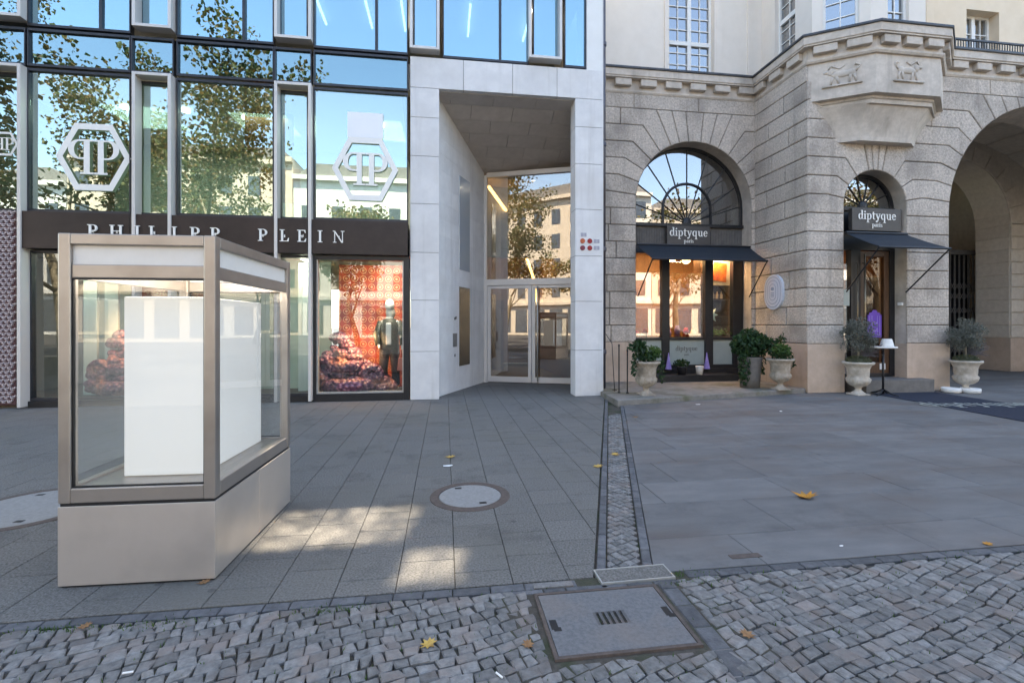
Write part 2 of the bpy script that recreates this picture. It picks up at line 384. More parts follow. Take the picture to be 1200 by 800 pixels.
# ------------------------------------------------------------------ lettering (own serif glyphs, cap height 1)
def ring(cx, cy, ox, oy, ix, iy, a0, a1, n=14, sh=0):
    o = [(cx+ox*math.cos(R(a0+(a1-a0)*i/n)), cy+oy*math.sin(R(a0+(a1-a0)*i/n))) for i in range(n+1)]
    q = [(cx+sh+ix*math.cos(R(a0+(a1-a0)*i/n)), cy+iy*math.sin(R(a0+(a1-a0)*i/n))) for i in range(n+1)]
    return [[o[i], o[i+1], q[i+1], q[i]] for i in range(n)]
def rc(x0, y0, x1, y1): return [[(x0,y0),(x1,y0),(x1,y1),(x0,y1)]]
def glyph(ch):
    s = .055
    if ch == 'P': return (.78, rc(.14,s,.31,1-s)+rc(.03,0,.42,s)+rc(.03,1-s,.31,1)+rc(.31,1-s,.42,1)+ring(.42,.715,.34,.285,.17,.235,-90,90)+rc(.31,.43,.42,.48))
    if ch == 'H': return (1.02, rc(.12,s,.28,1-s)+rc(.02,0,.38,s)+rc(.02,1-s,.38,1)+rc(.74,s,.9,1-s)+rc(.64,0,1,s)+rc(.64,1-s,1,1)+rc(.28,.49,.74,.55))
    if ch == 'I': return (.42, rc(.13,s,.29,1-s)+rc(.02,0,.4,s)+rc(.02,1-s,.4,1))
    if ch == 'L': return (.76, rc(.13,s,.29,1-s)+rc(.02,1-s,.4,1)+rc(.02,0,.64,s)+[[(.64,0),(.72,0),(.75,.3),(.7,.3),(.6,s)]])
    if ch == 'E': return (.76, rc(.13,s,.29,1-s)+rc(.02,1-s,.62,1)+rc(.02,0,.64,s)+[[(.62,1),(.67,1),(.69,.75),(.65,.75),(.57,1-s)],[(.64,0),(.7,0),(.74,.28),(.7,.28),(.58,s)]]+rc(.29,.49,.48,.54)+rc(.48,.4,.52,.63))
    if ch == 'N': return (1.02, rc(.14,s,.2,1-s)+rc(.03,0,.31,s)+rc(.02,1-s,.2,1)+rc(.78,.0,.84,1-s)+rc(.68,1-s,.96,1)+[[(.2,1),(.14,.92),(.72,0),(.84,0)]])
    x = .64
    if ch == 'd': return (.66, ring(.28,.32,.25,.34,.13,.28,0,360,20,.02)+rc(.43,.04,.56,1)+rc(.34,.95,.43,1)+rc(.56,0,.65,.05))
    if ch == 'i': return (.34, rc(.11,.05,.24,.6)+rc(.02,.58,.24,.64)+rc(.02,0,.33,.05)+ring(.17,.84,.09,.09,.001,.001,0,360,10))
    if ch == 'p': return (.68, ring(.38,.32,.26,.34,.13,.28,0,360,20,-.02)+rc(.11,-.3,.24,.6)+rc(.02,.58,.24,.64)+rc(.02,-.35,.35,-.3))
    if ch == 'q': return (.68, ring(.29,.32,.26,.34,.13,.28,0,360,20,.02)+rc(.43,-.3,.56,.64)+rc(.33,-.35,.65,-.3))
    if ch == 't': return (.42, rc(.12,.1,.25,.84)+rc(.02,.58,.39,.64)+ring(.31,.13,.19,.14,.06,.08,180,300,8))
    if ch == 'u': return (.7, rc(.1,.18,.23,.6)+rc(.02,.58,.23,.64)+rc(.44,.0,.57,.6)+rc(.36,.58,.57,.64)+rc(.57,0,.67,.05)+ring(.33,.2,.23,.21,.1,.14,180,300,10))
    if ch == 'y': return (.64, [[(.06,.62),(.2,.62),(.4,.06),(.3,-.02)],[(.52,.62),(.58,.62),(.3,-.22),(.2,-.22)]]+rc(.0,.59,.27,.64)+rc(.42,.59,.64,.64)+ring(.15,-.22,.12,.1,.001,.001,0,360,10))
    if ch == 'e': return (.56, ring(.28,.32,.26,.34,.13,.28,20,325,18)+rc(.12,.33,.53,.385))
    if ch == 'a': return (.56, rc(.36,.05,.48,.45)+ring(.28,.42,.2,.23,.1,.17,0,160,10)+ring(.24,.19,.2,.21,.1,.14,0,360,14)+rc(.48,0,.56,.05))
    if ch == 'r': return (.46, rc(.1,.05,.23,.6)+rc(.02,.58,.23,.64)+rc(.02,0,.33,.05)+ring(.34,.47,.14,.18,.03,.1,40,150,8))
    if ch == 's': return (.46, ring(.23,.47,.19,.18,.09,.11,30,270,10)+ring(.23,.17,.19,.18,.09,.11,-150,90,10))
    return (.35, [])
def word(mb, txt, x, z, h, y0, y1, track=.0, mirror=False):
    for ch in txt:
        wd, ps = glyph(ch)
        for k, p in enumerate(ps):
            q = [(x + (wd-a if mirror else a)*h, z+b*h) for a, b in p]
            if area(q) < 0: q = q[::-1]
            mb.prism(q, y0 - (k % 3)*.0006, y1)
        x += (wd+track)*h
    return x
def wordlen(txt, h, track=0): return sum(glyph(c)[0]+track for c in txt)*h - track*h

# ------------------------------------------------------------------ camera-free pixel helper used for real ground positions
_A = R(8.0); _ca, _sa = math.cos(_A), math.sin(_A)
def ground(px, py, z=0):
    u = (px-600)/555; v = (380-py)/555; t = (z-1.5)/v
    return ((u*_ca+_sa)*t, (-u*_sa+_ca)*t)
def onface(px, Y):
    u = (px-600)/555; return Y*(u*_ca+_sa)/(-u*_sa+_ca)
rng = random.Random(5)

# ================================================================== GROUND
base = MB(); base.slab([(-140,-140),(160,-140),(160,200),(-140,200)], -.3, -.05)
tag(obj('ground', base, M['asphalt']), kind='structure')
mb = MB(); mb.slab([(-60,-3.2),(60,-3.2),(60,30),(-60,30)], -.05, -.022)
tag(obj('paving_bed', mb, M['grout']), kind='structure')

def bev_slab(mb, p, top, gap=.003, ch=.004, depth=.03, tilt=0):
    p = clean(p)
    if len(p) < 3: return
    if area(p) < 0: p = p[::-1]
    if area(p) < .0006: return
    a = inset(p, gap); b = inset(p, gap+ch); n = len(p)
    if area(b) < .0003 or area(b) > area(p): return
    cx = sum(q[0] for q in p)/n; cy = sum(q[1] for q in p)/n
    tx, ty = (rng.uniform(-tilt, tilt) for _ in range(2)); dz = rng.uniform(-tilt, tilt)*.15
    h = lambda q: top+dz+tx*(q[0]-cx)+ty*(q[1]-cy)
    vs = [(x, y, top-depth) for x, y in a] + [(x, y, h((x,y))-ch*.8) for x, y in a] + [(x, y, h((x,y))) for x, y in b]
    fs = [list(range(2*n, 3*n))]
    for i in range(n):
        j = (i+1) % n
        fs.append((i, j, j+n, i+n)); fs.append((i+n, j+n, j+2*n, i+2*n))
    mb.add(vs, fs)

# dividing strip: left edge line through SA, direction SD; width SW
SA = (.92, 2.82); SD = Vector((.335, .942)).normalized(); SN = (SD.y, -SD.x); SW = .345
cL = SN[0]*SA[0]+SN[1]*SA[1]          # SN.x = cL is the strip's left edge, cL+SW the right edge
YB = 2.72                              # where the slabs end and the setts begin
holes = [((.214, 4.155), .36), ((-3.385, 4.36), .42)]
# left pavement: square slabs in columns running to the facade
mb = MB(); x = -11.0; k = 0
while x < 3.6:
    y = YB - (.17 if k % 2 else 0) - (rng.random()*.02)
    while y < 12.8:
        wY = .335
        p = [(x,y),(x+.335,y),(x+.335,y+wY),(x,y+wY)]
        p = clip(p, SN[0], SN[1], cL-.012); p = clip(p, 0, -1, -YB) if p else p
        if p: p = clip(p, 1, 0, 3.3)
        if p and y > 9.6 : p = clip(p, 1, 0, 3.3)
        if p: bev_slab(mb, p, 0, .0022, .003, .03, .0035)
        y += wY
    x += .335; k += 1
tag(obj('pavement', mb, M['slab']), kind='structure')
# right pavement: long granite flags
mb = MB(); y = YB; k = 0
rows = [.42,.62,.5,.62,.5,.62,.5,.62,.5,.62,.5,.62,.5,.62,.5,.62,.5,.62,.62]
for hgt in rows:
    x = -.5 - rng.random()
    while x < 24:
        wd = rng.choice([.8,.95,1.1,1.25])
        p = [(x,y),(x+wd,y),(x+wd,y+hgt),(x,y+hgt)]
        p = clip(p, -SN[0], -SN[1], -(cL+SW))
        if p: bev_slab(mb, p, .0, .0024, .0035, .03, .002)
        x += wd
    y += hgt
mb.slab([(11.4,y-.6),(30,y-.6),(30,20),(11.4,20)], -.02, -.0055)
tag(obj('flagstone_pavement', mb, M['slab2']), kind='structure')
# the strip of small setts between the two, with edge stones
mb = MB(); mb.mi = 0
def sl(a, t): return (SA[0]+SN[0]*a+SD.x*t, SA[1]+SN[1]*a+SD.y*t)
t = -.02
while t < 6.8:
    l = rng.uniform(.16,.22)
    for a0, a1 in ((.0,.06),(SW-.065,SW)):
        mb.mi = 1
        bev_slab(mb, [sl(a0,t),sl(a1,t),sl(a1,t+l),sl(a0,t+l)], -.001, .003, .006, .03, .01)
    t += l
mb.mi = 0; s = .058
for i in range(-60, 80):
    for j in range(-60, 80):
        u = (i+j)*s*.7071; v = (i-j)*s*.7071
        if not (-.1 < u < SW+.1 and -.2 < v < 7): continue
        j2 = lambda: rng.uniform(-.005,.005)
        h = s*.7071
        q = [(u-h+j2(), v+j2()),(u+j2(), v-h+j2()),(u+h+j2(), v+j2()),(u+j2(), v+h+j2())]
        q = clip(q, 1, 0, SW-.068); q = clip(q, -1, 0, -.063) if q else q
        q = clip(q, 0, -1, .02) if q else q
        if q: bev_slab(mb, [sl(*c) for c in q], -.002, .003, .006, .03, .03)
tag(obj('sett_gutter_strip', mb, [M['sett'], M['sett_dark']]), kind='structure')

# kerb line and field of small setts towards the road
CX0, CX1, CY0, CY1 = .47, 1.215, 2.055, 2.6
mb = MB(); mb.mi = 1
x = -4.5
while x < 12:
    l = rng.uniform(.13,.22)
    if not (x+l > .88 and x < 1.36):
        bev_slab(mb, [(x,YB-.075),(x+l,YB-.075),(x+l,YB-.004),(x,YB-.004)], -.002, .003, .006, .03, .01)
    x += l
# border of flat stones right and left of the cover
y = 1.7
while y < 2.6:
    l = rng.uniform(.13,.19)
    for xa, xb in ((CX1+.004, CX1+.105),):
        bev_slab(mb, [(xa,y),(xb,y),(xb,min(y+l,2.64)),(xa,min(y+l,2.64))], -.002, .003, .006, .03, .01)
    y += l
mb.mi = 0
# haunching round the covers, just under the stones
hb = MB(); hb.box(.3,1.5,1.95,2.72,-.05,-.008); tag(obj('cover_bedding', hb, M['grout']), kind='structure')
CR = R(17); cr, sr_ = math.cos(CR), math.sin(CR)
y = 4.6; row = 0
while y > -2.2:
    hgt = rng.uniform(.058,.08); x = -6.2 + rng.random()*.1
    while x < 7.2:
        wd = rng.choice([.052,.062,.072,.08,.098])*rng.uniform(.9,1.1)
        def wq(px, py):
            px += .02*math.sin(py*3.1+px*.8); py += .022*math.cos(px*3.1)+.006*math.sin(px*9+py*5)
            return (px*cr - py*sr_, px*sr_ + py*cr)
        tp = rng.uniform(-.012,.012)
        j2 = lambda: rng.uniform(-.007,.007)
        q = [wq(x+j2(), y-hgt+j2()), wq(x+wd+j2()+tp, y-hgt+j2()), wq(x+wd+j2()-tp, y+j2()), wq(x+j2(), y+j2())]
        if rng.random() < .3: q.insert(3, wq(x+wd*.5+j2(), y+.008))
        cx = sum(a for a, b in q)/len(q); cy = sum(b for a, b in q)/len(q)
        x += wd
        if cy < .7 or cy > YB or abs(cx) > 6.3: continue
        q = clip(q, 0, 1, YB-.078)
        if len(q) >= 3 and CX0-.12 < cx < CX1+.25 and CY0-.12 < cy < 2.75:
            xr = CX1+.108 if cy > 1.72 else 99
            inside = CX0-.012 < cx < xr and cy > CY0-.012
            qs = [clip(q, 1, 0, CX0-.008), clip(q, -1, 0, -xr), clip(q, 0, 1, CY0-.008)]
            q = max(qs, key=lambda p: abs(area(p)) if len(p) > 2 else 0)
        if len(q) >= 3: bev_slab(mb, q, rng.uniform(-.004,.001), .003, .0065, .035, .03)
    y -= hgt; row += 1
mb.mi = 1
for x in (.885,1.04,1.2): bev_slab(mb, [(x,2.602),(x+.155,2.602),(x+.155,2.632),(x,2.632)], -.002, .002, .004, .02, 0)
for x in (.3,.42,.55,.68,.8): bev_slab(mb, [(x,2.604),(x+.125,2.604),(x+.125,2.643),(x,2.643)], -.002, .002, .004, .02, 0)
tag(obj('cobbled_pavement', mb, [M['sett'], M['sett_dark']], smooth=False), kind='structure')
# road behind the camera: kerb, carriageway
mb = MB(); mb.box(-60,60,-3.5,-3.2,-.05,.0); tag(obj('kerb', mb, M['slab2'], bevel=.01), kind='structure')
# moss and grass in the joints
mb = MB()
for _ in range(1500):
    if rng.random() < .5: gx, gy = rng.choice([(-2.9,2.66),(-1.9,2.62),(-1.5,2.6),(-.6,2.6),(1.4,2.6),(1.32,2.68)]); gx += rng.gauss(0,.18); gy += rng.gauss(0,.02)
    else: gx, gy = rng.uniform(-3.2,4.5), rng.uniform(1.8,2.7)
    if CX0-.02 < gx < CX1+.02 and CY0-.02 < gy < CY1+.02: continue
    if .85 < gx < 1.37 and gy > 2.6: continue
    a = rng.random()*6.28; h = rng.uniform(.004,.016); wd = .004
    lx, ly = math.cos(a)*wd, math.sin(a)*wd; tx, ty = rng.gauss(0,.006), rng.gauss(0,.006)
    mb.add([(gx-lx,gy-ly,-.012),(gx+lx,gy+ly,-.012),(gx+tx,gy+ty,h)], [(0,1,2)])
tag(obj('joint_grass', mb, M['leaf_lime']), 'tiny grass and moss growing in the joints of the cobbles', 'grass', kind='stuff')

# ================================================================== OFFICE BUILDING (left, glass)
FY = 9.65
office = thing('office_building', 'glass fronted modern building with pale metal window frames and stone portal', 'building', (0, FY, 0))
def off(name, mb, mat, **k):
    o = obj(name, mb, mat, office, **k); o.matrix_parent_inverse = Matrix.Translation((0, -FY, 0)); return o
def pane(parent, name, x0, x1, z0, z1, y, mat, tx=0, tz=0, th=.006):
    """glass sheet centred on its own origin, set with a slight error of hang"""
    mb = MB(); a, b = (x1-x0)/2, (z1-z0)/2
    mb.box(-a, a, -th/2, th/2, -b, b)
    o = obj(name, mb, mat, parent); o.location = ((x0+x1)/2, y, (z0+z1)/2); o.rotation_euler = (tx, 0, tz)
    return o
class Sub:
    pass
def part_empty_mesh(): return MB()
# bays: narrow boxes (N) and wide sheets (W)
wide = [(-7.43,-5.75),(-4.97,-3.26),(-2.53,-.74)]
narrow = [(-8.25,-7.46),(-5.74,-5.02),(-3.25,-2.57)]
prng = random.Random(11)
def window(x0, x1, z0, z1, gm, y=FY, rail=True, bar=None):
    f = MB(); t = .02
    f.box(x0-.0, x0+t, y-.03, y+.09, z0, z1); f.box(x1-t, x1, y-.03, y+.09, z0, z1)
    f.box(x0+t, x1-t, y-.028, y+.088, z0, z0+.045); f.box(x0+t, x1-t, y-.028, y+.088, z1-.045, z1)
    if bar: f.box(bar-.025, bar+.025, y-.026, y+.085, z0+.045, z1-.045)
    w_ = off('window', f, M['darkmetal'])
    segs = [(x0+t, x1-t)] if not bar else [(x0+t, bar-.025), (bar+.025, x1-t)]
    for a, b in segs:
        pane(w_, 'pane', a, b, z0+.045, z1-.045, y+.02, gm, R(prng.uniform(-.35,.35)), R(prng.uniform(-.35,.35)))
    return w_
UP0, UP1 = 6.86, 9.3
for i, (x0, x1) in enumerate(wide):
    window(x0, x1, 3.53, 6.10, M['glass_mid'])
    window(x0, x1, 6.14, 6.82, M['glass_sp'])
    window(x0, x1, UP0, UP1, M['glass_up'], bar=x0+1.18 if i != 1 else x0+1.17)
for x0, x1 in narrow:
    window(x0+.08, x1-.08, 3.53, 6.02, M['glass_mid'], FY+.05)
    window(x0, x1, 6.14, 6.82, M['glass_sp'])
    window(x0+.08, x1-.08, UP0+.14, UP1, M['glass_up'], FY+.03)
window(-.05, 1.70, UP0, UP1, M['glass_up'], bar=1.11)
window(2.46, 2.92, UP0, UP1, M['glass_up'])
for x0, x1 in ((-.71,-.085),(1.72,2.44)):
    window(x0+.08, x1-.08, UP0+.14, UP1, M['glass_up'], FY+.03)
# protruding metal surrounds
def surround(x0, x1, z0, z1, top, bottom):
    mb = MB(); t = .055; yf = FY-.17
    mb.box(x0, x0+t, yf, FY+.04, z0, z1); mb.box(x1-t, x1, yf, FY+.04, z0, z1)
    if top: mb.box(x0+t, x1-t, yf, FY+.04, z1-t, z1)
    if bottom: mb.box(x0+t, x1-t, yf, FY+.04, z0, z0+t)
    off('window_surround', mb, M['fin'], bevel=.006)
FX = [(-8.2, onface(23.6, FY-.17)), (onface(154, FY-.17), onface(200, FY-.17)), (onface(321, FY-.17), onface(364.5, FY-.17))]
for x0, x1 in FX: surround(x0, x1, .03, 6.1, True, False)
for x0, x1 in FX + [(onface(480, FY-.17), onface(515, FY-.17)), (onface(620, FY-.17), onface(659, FY-.17))]: surround(x0, x1, 6.93, UP1+.1, False, True)
# ground floor windows
for (x0, x1) in wide[:2] + narrow[1:]:
    window(x0, x1, .12, 2.84, M['glass_shop'], FY+.06)
    mb = MB(); mb.box(x0+.002, x1-.002, FY-.02, FY+.2, 0, .118); off('window_sill', mb, M['black'], bevel=.004)
# display window: wide black frame
x0, x1 = wide[2]
mb = MB(); y0 = FY-.05
mb.box(x0, x0+.05, y0, FY+.2, .0, 2.84); mb.box(x1-.085, x1+.03, y0, FY+.2, 0, 2.84); mb.box(x0+.05, x1-.085, y0, FY+.2, 0, .15); mb.box(x0+.05, x1-.085, y0, FY+.2, 2.76, 2.84)
dw = off('display_window', mb, M['black'], bevel=.004)
mb = MB(); mb.box(x0+.05, x0+.075, FY-.01, FY+.1, .15, 2.76); mb.box(x1-.11, x1-.085, FY-.01, FY+.1, .15, 2.76); mb.box(x0+.075, x1-.11, FY-.01, FY+.1, .15, .18)
obj('window_frame', mb, M['steel'], dw).parent = dw
pane(dw, 'pane', x0+.075, x1-.11, .18, 2.76, FY+.02, M['glass_shop'])
# floor slabs, interior walls
mb = MB(); mb.box(-14, 3.26, FY+.1, 20, 6.2, 6.75); mb.box(-14, -.72, FY+.3, 20, 2.9, 3.45); mb.box(-14, 3.26, FY+.1, 20, 9.35, 9.7)
off('floor_slab', mb, M['room'])
mb = MB(); mb.box(-14, 3.26, 13.6, 13.8, 3.45, 6.2); off('back_wall', mb, M['room_mid'])
mb = MB(); mb.box(-14, 3.26, 17.0, 17.2, 6.75, 9.35); off('back_wall', mb, M['room'])
mb = MB(); mb.box(-7.44,-5.0, 11.2,11.3,0,2.9); mb.box(-5.2,-3.1,10.95,11.05,0,2.9); mb.box(-3.28,-2.55,11.1,11.2,0,2.9); off('shop_wall', mb, M['room_green'])
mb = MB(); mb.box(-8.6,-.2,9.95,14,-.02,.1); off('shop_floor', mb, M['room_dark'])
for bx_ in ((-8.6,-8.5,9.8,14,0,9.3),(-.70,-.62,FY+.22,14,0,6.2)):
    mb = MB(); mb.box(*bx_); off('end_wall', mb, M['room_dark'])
for cx in (-7.0,-6.62,-2.95):
    mb = MB(); mb.box(cx-.12,cx+.12,10.5,10.56,.1,2.8); off('shop_curtain', mb, M['curtain'])
for bx_ in ((-4.4,-3.4,11.2,11.3,5.3,6.2),(-4.35,-3.45,11.9,12,4.4,5.2)):
    mb = MB(); mb.box(*bx_); off('hanging_panel', mb, M['wood_door'])
for zz, yy, xs in ((9.33, 11.5, (-3.05,-1.9,-1.05,.6,2.1)), ):
    for cx in xs:
        mb = MB(); mb.box(cx-.025,cx+.025,yy,yy+1.3,zz-.1,zz-.06); off('ceiling_light', mb, M['lamp_white'])
for cx, cy, cz in ((-4.45,11.4,6.12),(-3.75,11.4,6.12),(-5.6,11.2,6.12),(-6.8,11.2,6.12),(-1.5,11.4,6.12)):
    mb = MB(); mb.lathe([(.09,cz),(.09,cz+.05)], cx, cy, 12); off('ceiling_light', mb, M['lamp_white'])
for cx in (-7.1,-4.6,-2.9):
    mb = MB(); mb.box(cx-.04,cx+.04,10.2,10.7,2.83,2.86); off('ceiling_light', mb, M['lamp_white'])
# lattice screen at the far left
mb = MB(); mb.mi = 0; mb.box(-8.3,-7.63,FY+.0,FY+.05,0.06,3.5)
mb.mi = 1
zz = .1; k = 0
while zz < 3.48:
    xx = -8.28 + (.045 if k % 2 else 0)
    while xx < -7.66:
        mb.prism([(xx,zz),(xx+.05,zz),(xx+.05,zz+.014),(xx+.014,zz+.014),(xx+.014,zz+.05),(xx,zz+.05)], FY-.03, FY+.001)
        mb.prism([(xx+.03,zz+.03),(xx+.075,zz+.03),(xx+.075,zz+.06),(xx+.061,zz+.06),(xx+.061,zz+.044),(xx+.03,zz+.044)], FY-.03, FY+.001)
        xx += .09
    zz += .075; k += 1
M['lat_back'] = surf('dark_red_backing', (.11,.05,.055), None, 3, .6); M['lat_bar'] = surf('pale_pink_bar', (.6,.52,.53), None, 3, .5)
scr = obj('lattice_screen', mb, [M['lat_back'], M['lat_bar']])
tag(scr, 'pink and white fretwork lattice screen at the far left edge', 'screen')
# upper storeys (above the picture) pierced by invented openings that shape the patch of sun
mb = MB()
TY = 9.75
def through(px, py):
    t = (TY-py)/sun_dir.y; return (px+sun_dir.x*t, sun_dir.z*t)
hx0, hz0 = through(-1.32, 4.0); hx1, hz1 = through(-.3, 3.0)
gx0, gz0 = through(-.24, 3.2); gx1, gz1 = through(.08, 2.45)
e = .02
ux0, ux1, ua, ub = -40, 3.3, TY, TY+.35
mb.box(ux0, ux1, ua, ub, 9.35, hz0)
mb.box(ux0, hx0, ua+.001, ub-.001, hz0, 24)
mb.box(hx1, gx0, ua+.001, ub-.001, hz0, 24)
mb.box(hx0, hx1, ua+.002, ub-.002, hz1, 24)
mb.box(gx0, gx1, ua+.002, ub-.002, hz0, gz0)
mb.box(gx0, gx1, ua+.002, ub-.002, gz1, 24)
mb.box(gx1, ux1, ua+.001, ub-.001, hz0, 24)
mb.box(-40, -8.3, FY, FY+.3, 0, 9.35)
off('upper_storeys', mb, M['lime'])
mask_leaves = MB()
hr = random.Random(77)
def leaf_mask(x0, x1, z0, z1, n):  # unseen leaves added across the openings to dim and soften the sun patch
    cx, cz, a, b_ = (x0+x1)/2, (z0+z1)/2, (x1-x0)/2, (z1-z0)/2
    k = 0
    while k < n:
        u, v = hr.uniform(-1.1,1.1), hr.uniform(-1.1,1.1); rr_ = math.hypot(u+.15*math.sin(5*v), v+.12*math.sin(4*u))
        if hr.random() > .52 + .48*min(1, rr_**2.2): continue
        c = Vector((cx+u*a, ua+.15+hr.uniform(-.05,.05), cz+v*b_)); d = Vector((hr.gauss(0,1),hr.gauss(0,.5),hr.gauss(0,1))).normalized()*.03
        e2 = d.cross(Vector((hr.gauss(0,.4),1,hr.gauss(0,.4)))).normalized()*.021
        mask_leaves.add([c-d, c+e2, c+d, c-e2], [(0,1,2,3)]); k += 1
leaf_mask(hx0, hx1, hz0, hz1, 2700)
leaf_mask(gx0, gx1, gz0, gz1, 740)
off('sun_mask_leaves', mask_leaves, M['leaf_dark'])
# ---- stone portal
PZ0, PZ1 = 6.21, 6.82
mb = MB(); y0 = FY-.06
def blocks_v(xa, xb, joints):
    for a, b in zip(joints, joints[1:]):
        mb.box(xa, xb, y0, FY+.32, a+.004, b-.004)
JL = [0, 1.07, 2.04, 3.0, 3.97, 4.93, 5.57, PZ0]
JL = [0, .96, 1.98, 2.93, 3.9, 4.85, 5.62, PZ0]
blocks_v(-.69, -.125, JL); blocks_v(2.68, 3.265, JL)
xs = [-.69, .36, 1.36, 2.29, 3.265]
for a, b in zip(xs, xs[1:]): mb.box(a+(.004 if a > -.6 else 0), b-.004, y0, FY+.32, PZ0+.004, PZ1)
off('portal_surround', mb, M['lime'], bevel=.004)
mb = MB(); mb.box(-.685,-.13,FY-.045,FY+.3,0,PZ1-.01); mb.box(2.685,3.26,FY-.045,FY+.3,0,PZ1-.01); mb.box(-.13,2.685,FY-.045,FY+.3,PZ0+.02,PZ1-.01)
off('portal_core', mb, M['joint'])
mb = MB(); mb.box(2.93, 3.27, FY-.04, FY+.2, PZ1+.004, 9.4); off('corner_panel', mb, M['whitepaint'])
mb = MB(); mb.box(3.27, 3.3, FY-.02, 11.3, 0, 9.4); off('side_return', mb, M['lime'])
# splayed side wall, with horizontal panel joints
A0, B0 = Vector((-.125, FY+.321)), Vector((1.0, 12.3))
dvec = (B0-A0); wl = dvec.length
Tw = frame_T((A0.x, A0.y, 0), (dvec.x, dvec.y))
mb = MB(); mb.T = Tw
sr = random.Random(3)
zz = 0
z_j = [0,.32,.66,1.0,1.34,1.68,2.02,2.36,2.7,3.04,3.38,3.72,4.06,4.4,4.74,5.08,5.42,5.76,6.3]
for a, b in zip(z_j, z_j[1:]):
    x = 0; cuts = [0]
    while x < wl-.9: x += sr.uniform(.55,.95); cuts.append(x)
    cuts.append(wl)
    for c, d in zip(cuts, cuts[1:]):
        if d-c > .02: mb.box(c+.0015, d-.0015, 0, .08, a+.0015, b-.0015)
mb.box(0, wl, .004, .3, 0, 6.6)
off('portal_side_wall', mb, M['lime_side'])
# ceiling of sloping slabs in running bond
zf, zb = 6.2, 5.42
def ceil_pt(x, y): return zf + (zb-zf)*(y-(FY+.3))/(12.3-(FY+.3))
mb = MB(); y = FY+.05; k = 0
while y < 12.4:
    x = -.8 - (.45 if k % 2 else 0)
    while x < 3.3:
        p = [(x+.004,y+.004),(x+.9-.004,y+.004),(x+.9-.004,y+.4-.004),(x+.004,y+.4-.004)]
        # keep right of the splayed wall, left of the pier
        nx, ny = -dvec.y/wl, dvec.x/wl
        p = clip(p, nx, ny, nx*A0.x+ny*A0.y); p = clip(p, 1, 0, 3.25) if p else p
        if len(p) >= 3:
            n = len(p)
            if y < FY+.3 and False: pass
            mb.add([(a, b, ceil_pt(a,max(b, FY+.3))) for a, b in p]+[(a, b, ceil_pt(a,max(b, FY+.3))+.06) for a, b in p],
                   [list(range(n))[::-1], list(range(n, 2*n))]+[(i, (i+1) % n, (i+1) % n+n, i+n) for i in range(n)])
        x += .9
    y += .4; k += 1
mb.mi = 1
mb.add([(-.9,FY+.1,zf+.08),(3.26,FY+.1,zf+.08),(3.26,12.5,zb+.03),(-.9,12.5,zb+.03)], [(0,1,2,3)])
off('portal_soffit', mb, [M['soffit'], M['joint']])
# glazed entrance across the back of the portal
DA, DB = Vector((1.0, 12.3)), Vector((3.3, 11.42))
Td = frame_T((DA.x, DA.y, 0), (DB-DA)); dl = (DB-DA).length
mb = MB(); mb.T = Td
mb.box(0,.07,-.04,.08,2.62,5.36); mb.box(.07,dl,-.04,.08,5.30,5.42); mb.box(0,dl,-.05,.09,2.50,2.66)
mb.box(0,.09,-.05,.09,0,2.5)
tw = off('entrance_screen', mb, M['fin'], bevel=.004)
def pane_T(parent, x0, x1, z0, z1, mat, T, y=.02, name='pane', rx=0):
    mb = MB(); a, b = (x1-x0)/2, (z1-z0)/2; mb.box(-a, a, -.004, .004, -b, b)
    o = obj(name, mb, mat, parent); o.matrix_local = T @ Matrix.Translation(((x0+x1)/2, y, (z0+z1)/2)) @ Matrix.Rotation(rx, 4, 'X')
    return o
pane_T(tw, .07, dl, 2.66, 5.30, M['glass_door'], Td)
hw = (dl-.13)/2
for i in range(2):
    a = .095+i*(hw+.0); b = a+hw-.01
    f = MB(); f.T = Td; t = .085
    f.box(a,a+t,-.03,.06,.02,2.49); f.box(b-t,b,-.03,.06,.02,2.49); f.box(a+t,b-t,-.028,.058,.02,.16); f.box(a+t,b-t,-.028,.058,2.42,2.49)
    d_ = off('entrance_door', f, M['fin'], bevel=.003)
    pane_T(d_, a+t, b-t, .16, 2.42, M['glass_door'], Td, .02, 'door_pane')
    if i == 1:
        h = MB(); h.T = Td; h.tube([(a+.16,-.09,.06),(a+.16,-.09,2.47)], .016, 10)
        for z in (.4,1.3,2.2): h.tube([(a+.16,-.09,z),(a+.16,-.02,z)], .009, 6)
        obj('pull_handle', h, M['steel'], d_, smooth=True)
# lobby
mb = MB(); mb.box(.9,3.26,12.6,17,-.03,0.0)
mb.T = None
off('lobby_floor', mb, M['slab2'])
mb = MB(); mb.box(.55,.95,12.4,18.4,0,6.2); mb.box(3.26,3.4,11.4,18.4,0,6.2); mb.box(.95,3.26,18.3,18.4,0,6.2); off('lobby_wall', mb, M['wood_door'])
mb = MB(); mb.add([(.9,12.4,5.45),(3.3,11.6,5.45),(3.3,18.4,5.45),(.9,18.4,5.45)], [(0,3,2,1),(0,1,2,3)][:1]); off('lobby_ceiling', mb, M['soffit'])
mb = MB(); mb.tube([(1.15,12.7,5.2),(2.1,14.2,4.55),(2.9,15.6,3.1),(3.15,16.2,2.3)], .045, 8); off('light_strip', mb, M['led'], smooth=True)
mb = MB(); mb.lathe([(.05,5.38),(.05,5.43)], 2.35, 12.6, 10); off('ceiling_light', mb, M['lamp_white'])
mb = MB()
for cx, cy in ((1.6,14.5),(2.5,14.2)): mb.lathe([(.07,5.38),(.07,5.43)], cx, cy, 10)
off('ceiling_light', mb, M['lamp_warm'])
mb = MB(); mb.box(1.25,1.9,15.5,15.6,.0,2.3); mb.box(2.2,3.0,16.5,16.6,.3,2.0); off('lobby_panel', mb, M['wood'])
